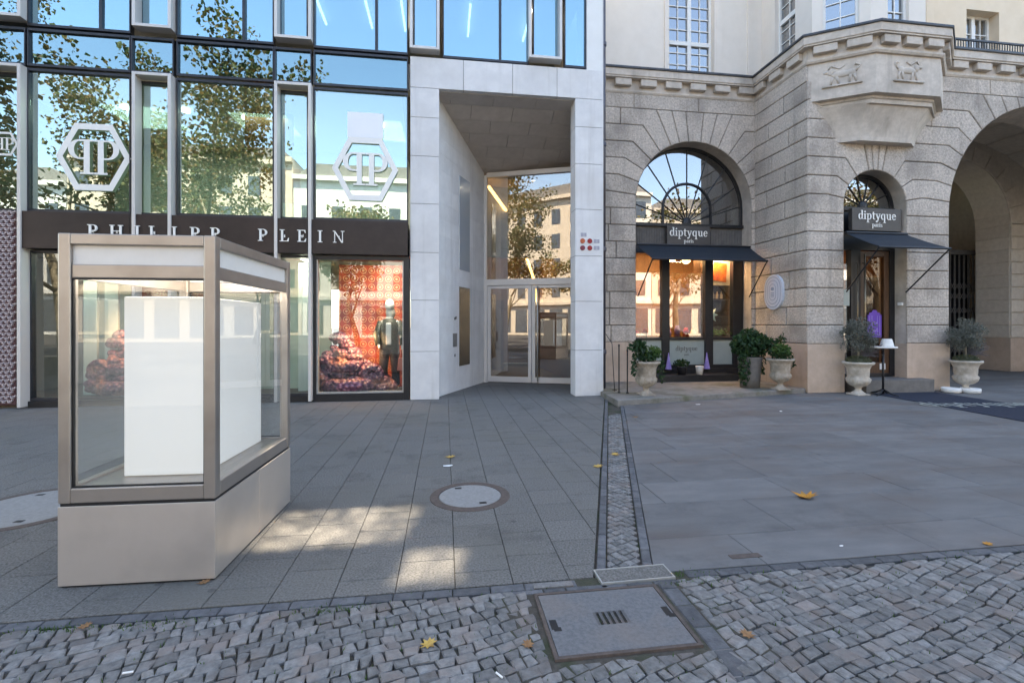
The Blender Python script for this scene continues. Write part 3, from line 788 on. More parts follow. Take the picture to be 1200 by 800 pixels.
# plates on the splayed wall
def wall_thing(name, label, cat, shapes, mat, **k):
    mb = MB(); mb.T = Tw
    for s in shapes: mb.box(*s)
    o = obj(name, mb, mat, **k); return tag(o, label, cat)
wall_thing('name_plate', 'tall bronze tenant plate on the splayed portal wall', 'plate', [(1.0,1.6,-.012,0,.55,2.36)], M['plate_bronze'], bevel=.003)
wall_thing('glass_plate', 'tall pale glass panel high on the splayed portal wall', 'plate', [(1.0,1.6,-.012,0,2.75,4.9)], M['plate_glass'], bevel=.003)
ic = wall_thing('intercom', 'small grey intercom panel beside the bronze plate in the portal', 'intercom', [(.66,.86,-.014,0,1.0,1.3)], M['planter'], bevel=.003)
mb = MB(); mb.T = Tw
for a, b in ((.74,1.6),(.74,.78),(.8,1.62)): mb.box(a,a+.05,-.008,0,b,b+.06)
tag(obj('wall_pictogram', mb, M['darkmetal']), 'small dark pictogram marks on the pale wall around the intercom', 'pictogram')
mb = MB(); 
for i, (px, pz) in enumerate(((2.835,3.24),(2.99,3.24),(2.835,3.095),(2.99,3.095))):
    mb.mi = 1 if i == 0 else (2 if i in (1,3) else 3)
    n = 18; mb.prism([(px+.052*math.cos(2*math.pi*k/n), pz+.052*math.sin(2*math.pi*k/n)) for k in range(n)], FY-.075, FY-.058)
mb.mi = 0
for a, b in ((3.08,3.2),(3.08,3.06)): mb.box(a,a+.06,FY-.066,FY-.06,b,b+.08); mb.box(a+.07,a+.12,FY-.066,FY-.06,b,b+.08)
mb.box(2.8,2.86,FY-.066,FY-.06,3.33,3.41); mb.box(2.87,2.92,FY-.066,FY-.06,3.33,3.41)
M['d1'] = surf('orange_red_disc', (.5,.12,.05), None, 3, .35); M['d2'] = surf('crimson_disc', (.32,.02,.025), None, 3, .35); M['d3'] = surf('maroon_disc', (.2,.04,.06), None, 3, .35); M['dg'] = surf('grey_mark', (.38,.37,.42), None, 3, .5)
tag(obj('dot_sign', mb, [M['dg'],M['d1'],M['d2'],M['d3']]), 'sign of four red discs with grey marks on the right portal pier', 'sign')

# ---- fascia sign with letters
sg = thing('fascia_sign', 'long dark brown fascia with spaced ivory capital letters above the shop windows', 'sign', (-4, FY-.1, 2.85))
mb = MB()
cuts = [-7.43,-5.70,-5.06,-3.21,-2.61,-.735]
for a, b in zip(cuts, cuts[1:]): mb.box(a+.003, b-.003, FY-.14, FY+.24, 2.855, 3.51)
o = obj('fascia_board', mb, M['fascia'], sg, bevel=.003); o.matrix_parent_inverse = sg.matrix_world.inverted() if False else Matrix.Translation((4,-(FY-.1),-2.85))
LET = [('P',108),('H',136),('I',160.6),('L',180),('I',204),('P',228),('P',251.6),('P',307.6),('L',333),('E',353.5),('I',375),('N',397)]
for ch, px in LET:
    mb = MB(); wd = glyph(ch)[0]; h = .225; lx = onface(px, FY-.17)
    word(mb, ch, lx-wd*h/2, 3.07, h, FY-.172, FY-.155)
    mb.box(lx-.01, lx+.01, FY-.1565, FY-.139, 3.15, 3.2)
    o = obj('letter', mb, M['letter'], sg); o.matrix_parent_inverse = Matrix.Translation((4,-(FY-.1),-2.85))
# ---- hexagon monograms on the glass
def hexlogo(cx, cz, half, y, label, mirror=False, mat='letter'):
    mb = MB(); hw, hh = half, half*.98
    o = [(cx-hw,cz),(cx-hw*.5,cz-hh),(cx+hw*.5,cz-hh),(cx+hw,cz),(cx+hw*.5,cz+hh),(cx-hw*.5,cz+hh)]
    k = .82; q = [(cx+(a-cx)*k, cz+(b-cz)*k) for a, b in o]
    for i in range(6):
        j = (i+1) % 6; mb.prism([o[i],o[j],q[j],q[i]], y-.004, y)
    h = half*1.02; wd = glyph('P')[0]*h*.62
    for mir, x in ((True, cx-.01*half-.78*h*.9+.03*h), (False, cx+.01*half-.03*h)):
        for kk, p in enumerate(glyph('P')[1]):
            pts = [((.78-a if mir else a), b) for a, b in p]
            pts = [(x + a*h*.9, cz-.5*h+b*h) for a, b in pts]
            if area(pts) < 0: pts = pts[::-1]
            mb.prism(pts, y-.004-(kk % 3)*.0005, y)
    return tag(obj('hexagon_logo', mb, M[mat]), label, 'logo sign')
hexlogo(-6.36, 4.55, .62, FY-.02, 'white hexagon monogram on the window second from the left', mat='letter')
hexlogo(-1.56, 4.55, .63, FY-.02, 'white hexagon monogram beside the stone portal, with a pale board above it')
hexlogo(-7.79, 4.72, .215, FY-.02, 'small hexagon monogram cut by the left picture edge')
mb = MB(); mb.box(-1.90,-1.22,FY-.022,FY-.014,5.17,5.66)
tag(obj('light_board', mb, M['white']), 'blank white board on the glass above the right hexagon monogram', 'board')
# ---- window displays
def backdrop(x0, x1, y, label):
    mb = MB(); mb.box(x0,x1,y,y+.05,.12,2.8); return tag(obj('display_backdrop', mb, M['monogram']), label, 'backdrop', 'red patterned window backdrops')
backdrop(-2.30,-.80,10.75,'orange red monogram backdrop behind the mannequin')
backdrop(-7.1+.9,-5.0,10.7,'orange red monogram backdrop in the window behind the glass showcase')
def coil(name, label, cx, cy, sc, seed):
    r_ = random.Random(seed); mb = MB()
    def loop(c, ra, rz, r, a0, a1, n=30, zs=.3, up=0):
        pts = []
        for i in range(n+1):
            a = R(a0+(a1-a0)*i/n); k = 1-.35*i/n
            pts.append((c[0]+ra*k*math.cos(a), c[1]+(0 if up else .55)*ra*math.sin(a), c[2]+(ra*k*math.sin(a) if up else 0)+zs*i/n))
        mb.tube(pts, [r*(.45+.55*min(1, 4*min(i+1, n-i+1)/n)) for i in range(n+1)], 12)
    top = lambda x: 1.2*math.exp(-((x+.36)/.34)**2)+.5*math.exp(-((x-.25)/.4)**2)
    for _ in range(190):
        x = r_.uniform(-.85,.8); z = top(x)*r_.uniform(.1,1.0); dy = r_.uniform(-.32,.25)*(1.15-z)
        q = r_.uniform(.07,.15)*sc
        mb.ball((cx+x*sc, cy+dy, .2+z*sc), (q*r_.uniform(.8,1.5), q, q*r_.uniform(.7,1.1)), 10, 7)
    loop((cx+.42*sc,cy-.33,.48), .2*sc, 0, .085*sc, -80, 330, zs=.0, up=1)
    loop((cx-.62*sc,cy-.25,.62), .17*sc, 0, .075*sc, -40, 340, zs=.0, up=1)
    loop((cx,cy-.1,.26), .66*sc, 0, .15*sc, 150, 400, zs=.05)
    loop((cx-.15*sc,cy-.05,.6), .4*sc, 0, .13*sc, 150, 420, zs=.1)
    return tag(obj(name, mb, M['scales'], smooth=True), label, 'sculpture', 'coiled scaly window sculptures')
coil('scaly_sculpture', 'heap of purple scaly coils on the floor beside the mannequin', -1.86, 10.2, .92, 1)
coil('scaly_sculpture', 'heap of purple scaly coils seen through the glass showcase', -6.0, 10.35, .95, 4)
def mannequin(x, y, z):
    t = thing('mannequin', 'white headed mannequin in dark jacket holding a pink bag in the display window', 'mannequin', (x, y, z))
    body = bpy.data.meshes.new('body')
    V = [(0,0,.98),(0,.0,1.15),(0,-.01,1.36),(0,0,1.5),(0,-.01,1.6),(0,-.015,1.74),
         (.18,0,1.42),(.25,-.02,1.15),(.27,-.1,.92),(.27,-.13,.84),(-.18,0,1.42),(-.24,-.04,1.14),(-.2,-.16,.94),(-.18,-.2,.87),
         (.1,0,.92),(.12,-.02,.5),(.13,.02,.1),(.14,-.12,.04),(-.1,0,.92),(-.11,-.03,.5),(-.12,.02,.1),(-.13,-.12,.04)]
    E_ = [(0,1),(1,2),(2,3),(3,4),(4,5),(2,6),(6,7),(7,8),(8,9),(2,10),(10,11),(11,12),(12,13),(0,14),(14,15),(15,16),(16,17),(0,18),(18,19),(19,20),(20,21)]
    Rr = [.13,.12,.13,.06,.09,.075,.055,.042,.03,.03,.055,.042,.03,.03,.085,.058,.04,.035,.085,.058,.04,.035]
    body.from_pydata(V, E_, []); body.materials.append(M['skin'])
    o = bpy.data.objects.new('body', body); COL.objects.link(o); o.parent = t
    o.modifiers.new('skin', 'SKIN'); sd = o.modifiers.new('sub', 'SUBSURF'); sd.levels = sd.render_levels = 2
    for i, sv in enumerate(body.skin_vertices[0].data): sv.radius = (Rr[i], Rr[i]*.85); sv.use_root = i == 0
    mb = MB()
    mb.lathe([(.2,.86),(.19,1.0),(.185,1.2),(.2,1.36),(.14,1.47),(.075,1.5)], 0, 0, 18)
    mb.tube([(.16,0,1.42),(.27,-.02,1.15),(.28,-.1,.94)], [.085,.075,.06], 10); mb.tube([(-.16,0,1.42),(-.26,-.04,1.14),(-.21,-.15,.95)], [.085,.075,.06], 10)
    obj('jacket', mb, M['jacket'], t, smooth=True)
    mb = MB(); mb.box(-.055,.055,-.215,-.17,.95,1.4); obj('shirt', mb, M['paper'], t, bevel=.02)
    mb = MB()
    for s in (1,-1): mb.tube([(s*.09,0,.94),(s*.12,-.02,.5),(s*.13,.02,.1)], [.115,.09,.075], 12)
    obj('trousers', mb, M['denim'], t, smooth=True)
    mb = MB()
    for s in (1,-1): mb.ball((s*.135,-.07,.05), (.06,.13,.05), 10, 6)
    obj('shoes', mb, M['paper'], t, smooth=True)
    mb = MB(); mb.ball((0,.01,1.77), (.1,.12,.13), 14, 10); mb.ball((.02,.04,1.62), (.09,.08,.14), 10, 8); obj('hair', mb, M['skin'], t, smooth=True)
    t2 = MB(); t2.prism([(.17,.42),(.42,.42),(.39,.68),(.2,.68)], -.2, -.1); t2.tube([(.22,-.15,.68),(.26,-.15,.84),(.33,-.15,.84),(.37,-.15,.68)], .012, 6)
    t2.T = None
    b = obj('handbag', t2, M['bag'], bevel=.01); b.location = (x, y, z)
    tag(b, 'pink handbag held by the mannequin', 'bag')
    return t
mannequin(-1.16, 10.2, .13)
for (x, y, z, e_, col, sz) in ((-6.6,11.6,6.1,62,(.92,1,.95),1.2),(-4.1,11.6,6.1,50,(1,.97,.88),1.2),(-1.6,11.6,6.1,50,(.95,1,.96),1.2),(2.0,14.0,5.3,90,(1,.72,.42),.8),(-1.7,9.95,1.3,22,(1,.55,.28),.4),(-1.1,9.9,2.7,40,(1,.9,.8),.2),(-6.0,9.95,1.6,18,(1,.58,.32),.5),(-2.9,10.2,2.7,6,(.85,1,.95),.4),(-7.0,10.2,2.7,6,(.85,1,.95),.4)):
    l = bpy.data.lights.new('display_lamp', 'AREA'); l.energy = e_*.22; l.color = col; l.size = sz
    lo = bpy.data.objects.new('display_lamp', l); COL.objects.link(lo); lo.location = (x, y, z); lo.rotation_euler = (R(28) if z < 5 else 0, 0, 0)

# ================================================================== STONE BUILDING (right)
SY, RY, SX_ = 9.38, 11.17, 7.87       # front plane, recessed plane, side wall
stoneb = thing('stone_building', 'old rusticated stone building with arches, oriel and cream upper walls', 'building', (12, SY, 0))
def stn(name, mb, mat, parent=None, **k):
    o = obj(name, mb, mat, parent or stoneb, **k)
    if parent is None: o.matrix_parent_inverse = Matrix.Translation((-12, -SY, 0))
    return o
CZ = [1.07 + .411*k for k in range(15)]        # course lines; CZ[14] = 6.82
def elbow(ar, z, sgn):
    c, zc, r, tab = ar
    if z <= zc+.05: return [(c+sgn*r, z)] if z <= zc else [(c+sgn*math.sqrt(max(r*r-(z-zc)**2, .01)), z)]
    best = None
    for ph, zz in tab:
        if abs(zz-z) < .02: best = ph
    if best is None: return [(c+sgn*r, z)]
    dx = (z-zc)*math.tan(R(best))
    return [(c+sgn*r*math.sin(R(best)), zc+r*math.cos(R(best))), (c+sgn*dx, z)]
def ang(ar, z):
    c, zc, r, tab = ar
    if z <= zc: return 90
    for ph, zz in tab:
        if abs(zz-z) < .02: return ph
    return math.degrees(math.acos(min(1, (z-zc)/r)))
def course(mb, z0, z1, left, right, x0, x1, yb, seed, maxlen=1.3, flat=None):
    """left/right: number (edge) or arch tuple; builds one course of blocks"""
    r_ = random.Random(seed)
    isL, isR = isinstance(left, tuple), isinstance(right, tuple)
    def line(z):
        L = [p for p in elbow(left, z, 1)] if isL else [(left, z)]
        Q = [p for p in elbow(right, z, -1)][::-1] if isR else [(right, z)]
        return L, Q
    L0, Q0 = line(z0); L1, Q1 = line(z1)
    sideR = []; sideL = []
    if isR:
        a0, a1 = ang(right, z0), ang(right, z1)
        if a0 < 90 or a1 < 90:
            sideR = arc(right[0], right[1], right[2], a0, a1, 4)[1:-1]
            if a0 >= 90 and z0 < right[1]-.01: sideR = [(right[0]-right[2], right[1])] + sideR
    if isL:
        a0, a1 = ang(left, z0), ang(left, z1)
        if a0 < 90 or a1 < 90:
            sideL = [(2*left[0]-p[0], p[1]) for p in arc(left[0], left[1], left[2], a0, a1, 4)[1:-1]]
            if a0 >= 90 and z0 < left[1]-.01: sideL = [(left[0]+left[2], left[1])] + sideL
    poly = L0 + Q0 + sideR + Q1[::-1] + L1[::-1] + sideL[::-1]
    poly = clip(clip(poly, -1, 0, -x0), 1, 0, x1)
    if len(poly) < 3: return
    if flat is not None: flat.poly([(x, yb+.0005, z) for x, z in clean(poly)])
    lo = max([max(L0[-1][0], L1[-1][0]), x0]) + .25; hi = min([min(Q0[0][0], Q1[0][0]), x1]) - .25
    cuts = []
    if hi-lo > maxlen*.6:
        n = max(1, int(round((hi-lo)/maxlen)))
        for i in range(1, n+1):
            cuts.append(lo+(hi-lo)*(i-.5+r_.uniform(-.2,.2))/n)
    prev = None
    for cpt in cuts + [None]:
        q = poly
        if prev is not None: q = clip(q, -1, 0, -prev)
        if cpt is not None: q = clip(q, 1, 0, cpt)
        stone(mb, q, yb, .035+r_.uniform(-.004,.004))
        prev = cpt
def crown(mb, ar, phis, zt, x0, x1, yb, flat):
    c, zc, r, tab = ar
    for a, b in zip(phis, phis[1:]):
        p = arc(c, zc, r, a, b, 3) + [(c-(zt-zc)*math.tan(R(b)), zt), (c-(zt-zc)*math.tan(R(a)), zt)]
        p = clip(clip(p, -1, 0, -x0), 1, 0, x1)
        if len(p) >= 3:
            q = clean(p); q = q if area(q) > 0 else q[::-1]
            flat.poly([(x, yb+.0005, z) for x, z in q]); stone(mb, p, yb, .038)
JF, JM = MB(), MB()      # joint backing, blocks
# left recessed bay, arch 1
A1 = (6.2, 4.53, 1.545, [(84,CZ[9]),(72,CZ[10]),(60,CZ[11]),(48,CZ[12]),(36,CZ[13]),(24,CZ[14])])
for k in range(14):
    course(JM, CZ[k], CZ[k+1], 2.0, A1, 3.32, SX_, RY, 10+k, flat=JF)
    course(JM, CZ[k], CZ[k+1], A1, 10.5, 3.32, SX_, RY, 40+k, flat=JF)
crown(JM, A1, [24,15,6,-6,-15,-24], CZ[14], 3.32, SX_, RY, JF)
# frieze band below cornice (three planes)
def band(T, x0, x1, z0, z1, lens, seed):
    r_ = random.Random(seed); JM.T = T; JF.T = T
    JF.poly([(x0,.0005,z0),(x1,.0005,z0),(x1,.0005,z1),(x0,.0005,z1)])
    x = x0
    while x < x1-.05:
        l = min(lens*r_.uniform(.8,1.2), x1-x)
        if x1-(x+l) < .3: l = x1-x
        stone(JM, [(x,z0),(x+l,z0),(x+l,z1),(x,z1)], 0, .035, .006, .01); x += l
    JM.T = None; JF.T = None
band(frame_T((0,RY,0),(1,0)), 3.32, SX_, CZ[14], 7.2, 1.5, 1)
# side wall, normal -X: local x runs from recess to the street
Ts = frame_T((SX_, RY, 0), (0,-1)); SL = RY-SY
JM.T = Ts; JF.T = Ts
for k in range(14):
    r_ = random.Random(100+k)
    JF.poly([(0,.0005,CZ[k]),(SL,.0005,CZ[k]),(SL,.0005,CZ[k+1]),(0,.0005,CZ[k+1])])
    c = .55+.6*(k % 2)+r_.uniform(-.1,.1)
    stone(JM, [(-.0,CZ[k]),(c,CZ[k]),(c,CZ[k+1]),(0,CZ[k+1])], 0, .035); stone(JM, [(c,CZ[k]),(SL+.035,CZ[k]),(SL+.035,CZ[k+1]),(c,CZ[k+1])], 0, .035, .0085, .02)
JM.T = None; JF.T = None
band(Ts, 0, SL, CZ[14], 7.2, 1.9, 2)
# front plane, arches 2 and 3
A2 = (9.52, 4.15, .79, [(80,CZ[8]),(57,CZ[9]),(36,CZ[10]),(12,CZ[11])])
A3 = (14.08, 4.02, 2.65, [(84,CZ[8]),(76,CZ[9]),(68,CZ[10]),(59.5,CZ[11]),(50.5,CZ[12]),(41.5,CZ[13]),(32,CZ[14])])
for k in range(14):
    if k < 11:
        course(JM, CZ[k], CZ[k+1], SX_-.5, A2, SX_-.035, 30, SY, 200+k, flat=JF)
        course(JM, CZ[k], CZ[k+1], A2, A3, SX_-.035, 30, SY, 230+k, flat=JF)
    else:
        course(JM, CZ[k], CZ[k+1], SX_-.5, A3, SX_-.035, 30, SY, 200+k, flat=JF)
    course(JM, CZ[k], CZ[k+1], A3, 24, SX_, 17.9 if k < 10 else 24, SY, 260+k, flat=JF)
crown(JM, A2, [12,4,-4,-12], CZ[11], SX_, 30, SY, JF)
crown(JM, A3, [32,24,16,8,0,-8,-16,-24,-32], CZ[14], SX_, 30, SY, JF)
band(frame_T((0,SY,0),(1,0)), 11.1, 24, CZ[14], 7.2, 1.6, 3)
stn('masonry', JM, M['granite'])
stn('masonry_joints', JF, M['joint'])
# reveals of the arches (jambs and intrados)
def reveal(ar, z0, yf, yb, name='arch_reveal', mat='smooth_stone', n=24, parent=None):
    c, zc, r, tab = ar; mb = MB()
    pts = [(c-r, z0)] + arc(c, zc, r, 90, -90, n) + [(c+r, z0)]
    for a, b in zip(pts, pts[1:]):
        mb.add([(a[0],yf,a[1]),(b[0],yf,b[1]),(b[0],yb,b[1]),(a[0],yb,a[1])], [(0,1,2,3)])
    return stn(name, mb, M[mat])
reveal(A1, .1, RY-.02, RY+.6); reveal(A2, .0, SY-.02, SY+.7); reveal(A3, 0, SY-.02, SY+.9)
# plinth
for bx_ in ((3.32, A1[0]-A1[2]+.004, RY-.045, RY+.4, 0, 1.068), (A1[0]+A1[2]-.004, SX_-.046, RY-.045, RY+.4, 0, 1.068),
            (SX_-.045, A2[0]-A2[2]+.004, SY-.045, RY+.3, 0, 1.068), (A2[0]+A2[2]-.004, A3[0]-A3[2]+.004, SY-.045, SY+.7, 0, 1.068), (A3[0]+A3[2]-.004, 17.9, SY-.045, SY+.9, 0, 1.068)):
    mb = MB(); mb.box(*bx_); stn('plinth', mb, M['plinth'], bevel=.01)
# core behind the facing
mb = MB()
mb.box(SX_+.01, A2[0]-A2[2]-.01, SY+.02, RY+.6, 1.07, 7.7); mb.box(A2[0]+A2[2]+.01, A3[0]-A3[2]-.01, SY+.02, SY+.7, 1.07, 7.7)
mb.box(3.3, A1[0]-A1[2]-.01, RY+.02, RY+.5, 0, 7.7); mb.box(SX_-.11, SX_+.01, RY+.02, RY+.5, 0, 7.7)
for ar, ya, yb in ((A1,RY+.02,RY+.5),(A2,SY+.02,SY+.7),(A3,SY+.02,SY+.9)):
    c, zc, r, tab = ar; a = arc(c, zc, r+.005, 90, -90, 24)
    for p, q in zip(a, a[1:]): mb.prism([p, q, (q[0], 7.7), (p[0], 7.7)][::-1], ya, yb)
stn('wall_core', mb, M['joint'])
# cornice
def sweep(mb, prof, pl):
    n = len(pl); offs = []
    for i in range(n):
        d0 = (Vector(pl[i])-Vector(pl[i-1])).normalized() if i > 0 else None
        d1 = (Vector(pl[i+1])-Vector(pl[i])).normalized() if i < n-1 else None
        d0 = d0 or d1; d1 = d1 or d0
        n0 = Vector((d0.y,-d0.x)); n1 = Vector((d1.y,-d1.x)); m = (n0+n1)
        offs.append(m/ (1+n0.dot(n1)))
    k = len(prof); vs = []
    for i in range(n):
        for o_, z in prof: vs.append((pl[i][0]+offs[i].x*o_, pl[i][1]+offs[i].y*o_, z))
    fs = []
    for i in range(n-1):
        for j in range(k-1): fs.append((i*k+j, (i+1)*k+j, (i+1)*k+j+1, i*k+j+1))
    mb.add(vs, fs)
PL = [(3.32,RY),(SX_,RY),(SX_,SY),(8.9,8.74),(10.47,8.74),(11.3,SY),(24,SY)]
mb = MB(); sweep(mb, [(-.3,7.17),(.045,7.17),(.07,7.21),(.07,7.25),(.03,7.27),(.03,7.5),(.17,7.5),(.17,7.53),(.19,7.54),(.19,7.7),(-.3,7.7)], PL)
stn('cornice', mb, M['smooth_stone'])
mb = MB(); sweep(mb, [(-.3,7.703),(.215,7.703),(.22,7.72),(.215,7.755),(-.35,7.8)], PL); stn('cornice_flashing', mb, M['lead'])
# modillions
mb = MB()
for a, b, nn in ((PL[0],PL[1],7),(PL[1],PL[2],3),(PL[2],PL[3],2),(PL[3],PL[4],3),(PL[4],PL[5],2),(PL[5],(17,SY),9)):
    d = Vector(b)-Vector(a); L_ = d.length; T = frame_T((a[0],a[1],0), d)
    mb.T = T
    for i in range(nn):
        c = L_*(i+.5)/nn; h = {7:.205,3:.19,2:.22,9:.2}[nn]
        mb = MB(); mb.T = T; mb.box(c-h, c+h, -.145, -.028, 7.33, 7.495)
        stn('modillion', mb, M['smooth_stone'], bevel=.012)
# ---- oriel: panels, corbel
def oriel_ring(mb, prof, back=SY):
    sweep(mb, prof, [(SX_+.0,SY-.001),(8.9,8.74),(10.47,8.74),(11.3,SY-.001)])
mb = MB(); oriel_ring(mb, [(0,7.18),(0,6.36),(-.11,6.345),(-.11,6.3),(-.14,6.28),(-.14,6.2),(-.2,6.19)]); ob = stn('oriel', mb, M['smooth_stone'])
mb = MB(); n = 9
pl1 = [(SX_+.13,SY),(8.86,8.92),(10.4,8.92),(11.06,SY)]; pl0 = [(8.5,SY),(8.92,SY-.24),(10.2,SY-.24),(10.55,SY)]
rings = []
for i in range(n):
    t = i/(n-1); s_ = 1-math.sqrt(max(0,1-t*t))*.999 if False else t**1.6
    rings.append([(p0[0]+(p1[0]-p0[0])*s_, p0[1]+(p1[1]-p0[1])*s_, 5.5+.71*t) for p0, p1 in zip(pl0, pl1)])
vs = [p for r_ in rings for p in r_]; fs = []
for i in range(n-1):
    for j in range(3): fs.append((i*4+j, i*4+j+1, (i+1)*4+j+1, (i+1)*4+j))
fs.append((3,2,1,0)); mb.add(vs, fs)
o = obj('corbel', mb, M['smooth_stone'], ob); 
mb = MB(); 
# underside closing plate of the oriel floor
mb.poly([(SX_+.2,SY,6.195),(11.1,SY,6.195),(10.43,8.9,6.195),(8.93,8.9,6.195)]); obj('oriel_floor', mb, M['smooth_stone'], ob)
# carved reliefs on two faces: an animal each, above a ledge
def relief(T, cx, cz, flip):
    mb = MB(); mb.T = T; f = -1 if flip else 1
    mb.box(cx-.36, cx+.36, -.035, .002, cz-.22, cz-.185)
    def bl(x, z, rx, rz): mb.ball((cx+f*x, -.0, cz+z), (rx,.028,rz), 12, 8)
    bl(0,.03,.2,.07); bl(-.2,.1,.07,.075); bl(-.29,.11,.05,.035); bl(.17,.03,.09,.08)
    for a, b, c_ in ((-.17,-.05,-.2),(-.1,-.04,-.05),(.16,-.04,.13),(.22,-.04,.26)):
        mb.tube([(cx+f*a,-.005,cz+b+.03),(cx+f*c_,-.005,cz-.17)], [.03,.02], 6)
    mb.tube([(cx+f*.25,-.005,cz+.05),(cx+f*.33,-.005,cz+.16),(cx+f*.24,-.005,cz+.2)], [.02,.018,.03], 6)
    mb.tube([(cx+f*-.24,-.005,cz+.16),(cx+f*-.2,-.005,cz+.24),(cx+f*-.05,-.005,cz+.15),(cx+f*.05,-.005,cz+.21)], [.02,.02,.015,.015], 6)
    obj('relief', mb, M['smooth_stone'], ob, smooth=True)
d1 = Vector((8.9-SX_, 8.74-SY)); relief(frame_T((SX_,SY,0), d1), .62, 6.82, False); relief(frame_T((8.9,8.74,0), (1,0)), .78, 6.82, True)
# ---- upper cream walls
def casement(T, x0, x1, z0, z1, cols, rowh, y=.14, halfbar=None, split=True):
    f = MB(); f.T = T; t = .06
    f.box(x0,x0+t,y-.05,y+.05,z0,z1); f.box(x1-t,x1,y-.05,y+.05,z0,z1); f.box(x0+t,x1-t,y-.048,y+.048,z0,z0+t); f.box(x0+t,x1-t,y-.048,y+.048,z1-t,z1)
    if halfbar: f.box(x0+t,x1-t,y-.06,y+.046,halfbar-.05,halfbar+.05)
    if split: f.box((x0+x1)/2-.05,(x0+x1)/2+.05,y-.055,y+.044,z0+t,z1-t)
    n = cols
    for i in range(1, n):
        if split and i == n/2: continue
        xx = x0+(x1-x0)*i/n; f.box(xx-.011,xx+.011,y-.03,y+.03,z0+t,z1-t)
    zz = z0+t+rowh
    while zz < z1-t-.1:
        f.box(x0+t,x1-t,y-.0285,y+.0285,zz-.011,zz+.011); zz += rowh
    wnd = stn('window', f, M['whitepaint'])
    mb = MB(); mb.T = T; mb.box(x0+.03,x1-.03,y-.004,y+.004,z0+.03,z1-.03); obj('pane', mb, M['glass_win'], wnd).matrix_parent_inverse = Matrix()
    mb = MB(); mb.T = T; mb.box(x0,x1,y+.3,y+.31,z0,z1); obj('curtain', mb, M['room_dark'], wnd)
    return wnd
# fix: sub-parts of parented parts share the part's frame
TL = frame_T((0, RY+.2, 0), (1,0))
WL = MB()
def wall_with_hole(mb, T, x0, x1, z0, z1, holes, th=.3):
    mb.T = T; xs = x0
    for (a, b, c, d) in holes:
        mb.box(xs, a, 0, th, z0, z1)
        if c > z0: mb.box(a, b, .001, th, z0, c)
        mb.box(a, b, .001, th, d, z1); xs = b
    mb.box(xs, x1, 0, th, z0, z1); mb.T = None
wall_with_hole(WL, TL, 3.3, 8.2, 7.72, 25, [(5.62,6.83,7.82,10.4)])
TSd = frame_T((8.2, RY+.2, 0), (0,-1))
wall_with_hole(WL, TSd, 0, 1.72, 7.72, 25, [(.5,1.2,7.82,10.4)])
o0, o1 = Vector((8.2, 9.65)), Vector((9.02, 8.98)); o2, o3 = Vector((10.38, 8.98)), Vector((11.1, 9.6))
TA = frame_T((o0.x,o0.y,0), o1-o0); LA = (o1-o0).length
wall_with_hole(WL, TA, 0, LA, 7.72, 25, [(.2,LA-.2,7.9,10.4)], .2)
TB = frame_T((o1.x,o1.y,0), (1,0))
wall_with_hole(WL, TB, 0, o2.x-o1.x, 7.72, 25, [(.42,o2.x-o1.x-.42,7.9,10.4)], .2)
TC = frame_T((o2.x,o2.y,0), o3-o2)
wall_with_hole(WL, TC, 0, (o3-o2).length, 7.72, 25, [], .2)
# mouldings
WL.T = TL
for a, b in ((6.9,7.06),(7.78,7.86)): WL.box(a, b, -.05, .0, 7.72, 25)
WL.box(5.5,5.61,-.04,0,7.76,10.6); WL.box(6.84,6.93,-.045,0,7.76,10.6); WL.T = None
stn('upper_wall', WL, M['plaster'])
WR = MB(); TRr = frame_T((11.1, 10.3, 0), (1,0))
wall_with_hole(WR, TRr, 0, 14, 7.72, 25, [(2.0,2.98,7.9,9.5)], .4)
WR.box(11.0, 11.2, 9.5, 10.4, 7.72, 25)
stn('upper_wall', WR, M['plaster_warm'])
casement(TL, 5.62, 6.83, 7.82, 10.4, 4, .3, .14, 8.72)
casement(TSd, .5, 1.2, 7.82, 10.4, 2, .3, .16, 9.0, split=False)
casement(TA, .2, LA-.2, 7.9, 10.4, 2, .34, .12, split=False)
casement(TB, .42, o2.x-o1.x-.42, 7.9, 10.4, 2, .34, .12, split=False)
casement(TRr, 2.0, 2.98, 7.9, 9.5, 4, .36, .28)
mb = MB(); mb.box(11.2, 26, 9.2, 12.5, 7.62, 7.72); stn('balcony_floor', mb, M['smooth_stone'])
# balcony railing
rl = thing('balcony_railing', 'low dark iron railing with close bars on the balcony at top right', 'railing', (11.4, 9.28, 7.75))
mb = MB(); mb.box(0, 9, -.02, .02, .23, .27); mb.box(0, 9, -.018, .018, .05, .075); obj('rail', mb, M['lead'], rl)
mb = MB(); x = .04
while x < 9: mb.box(x-.008, x+.008, -.008, .008, .0, .231); x += .07
obj('baluster', mb, M['lead'], rl)
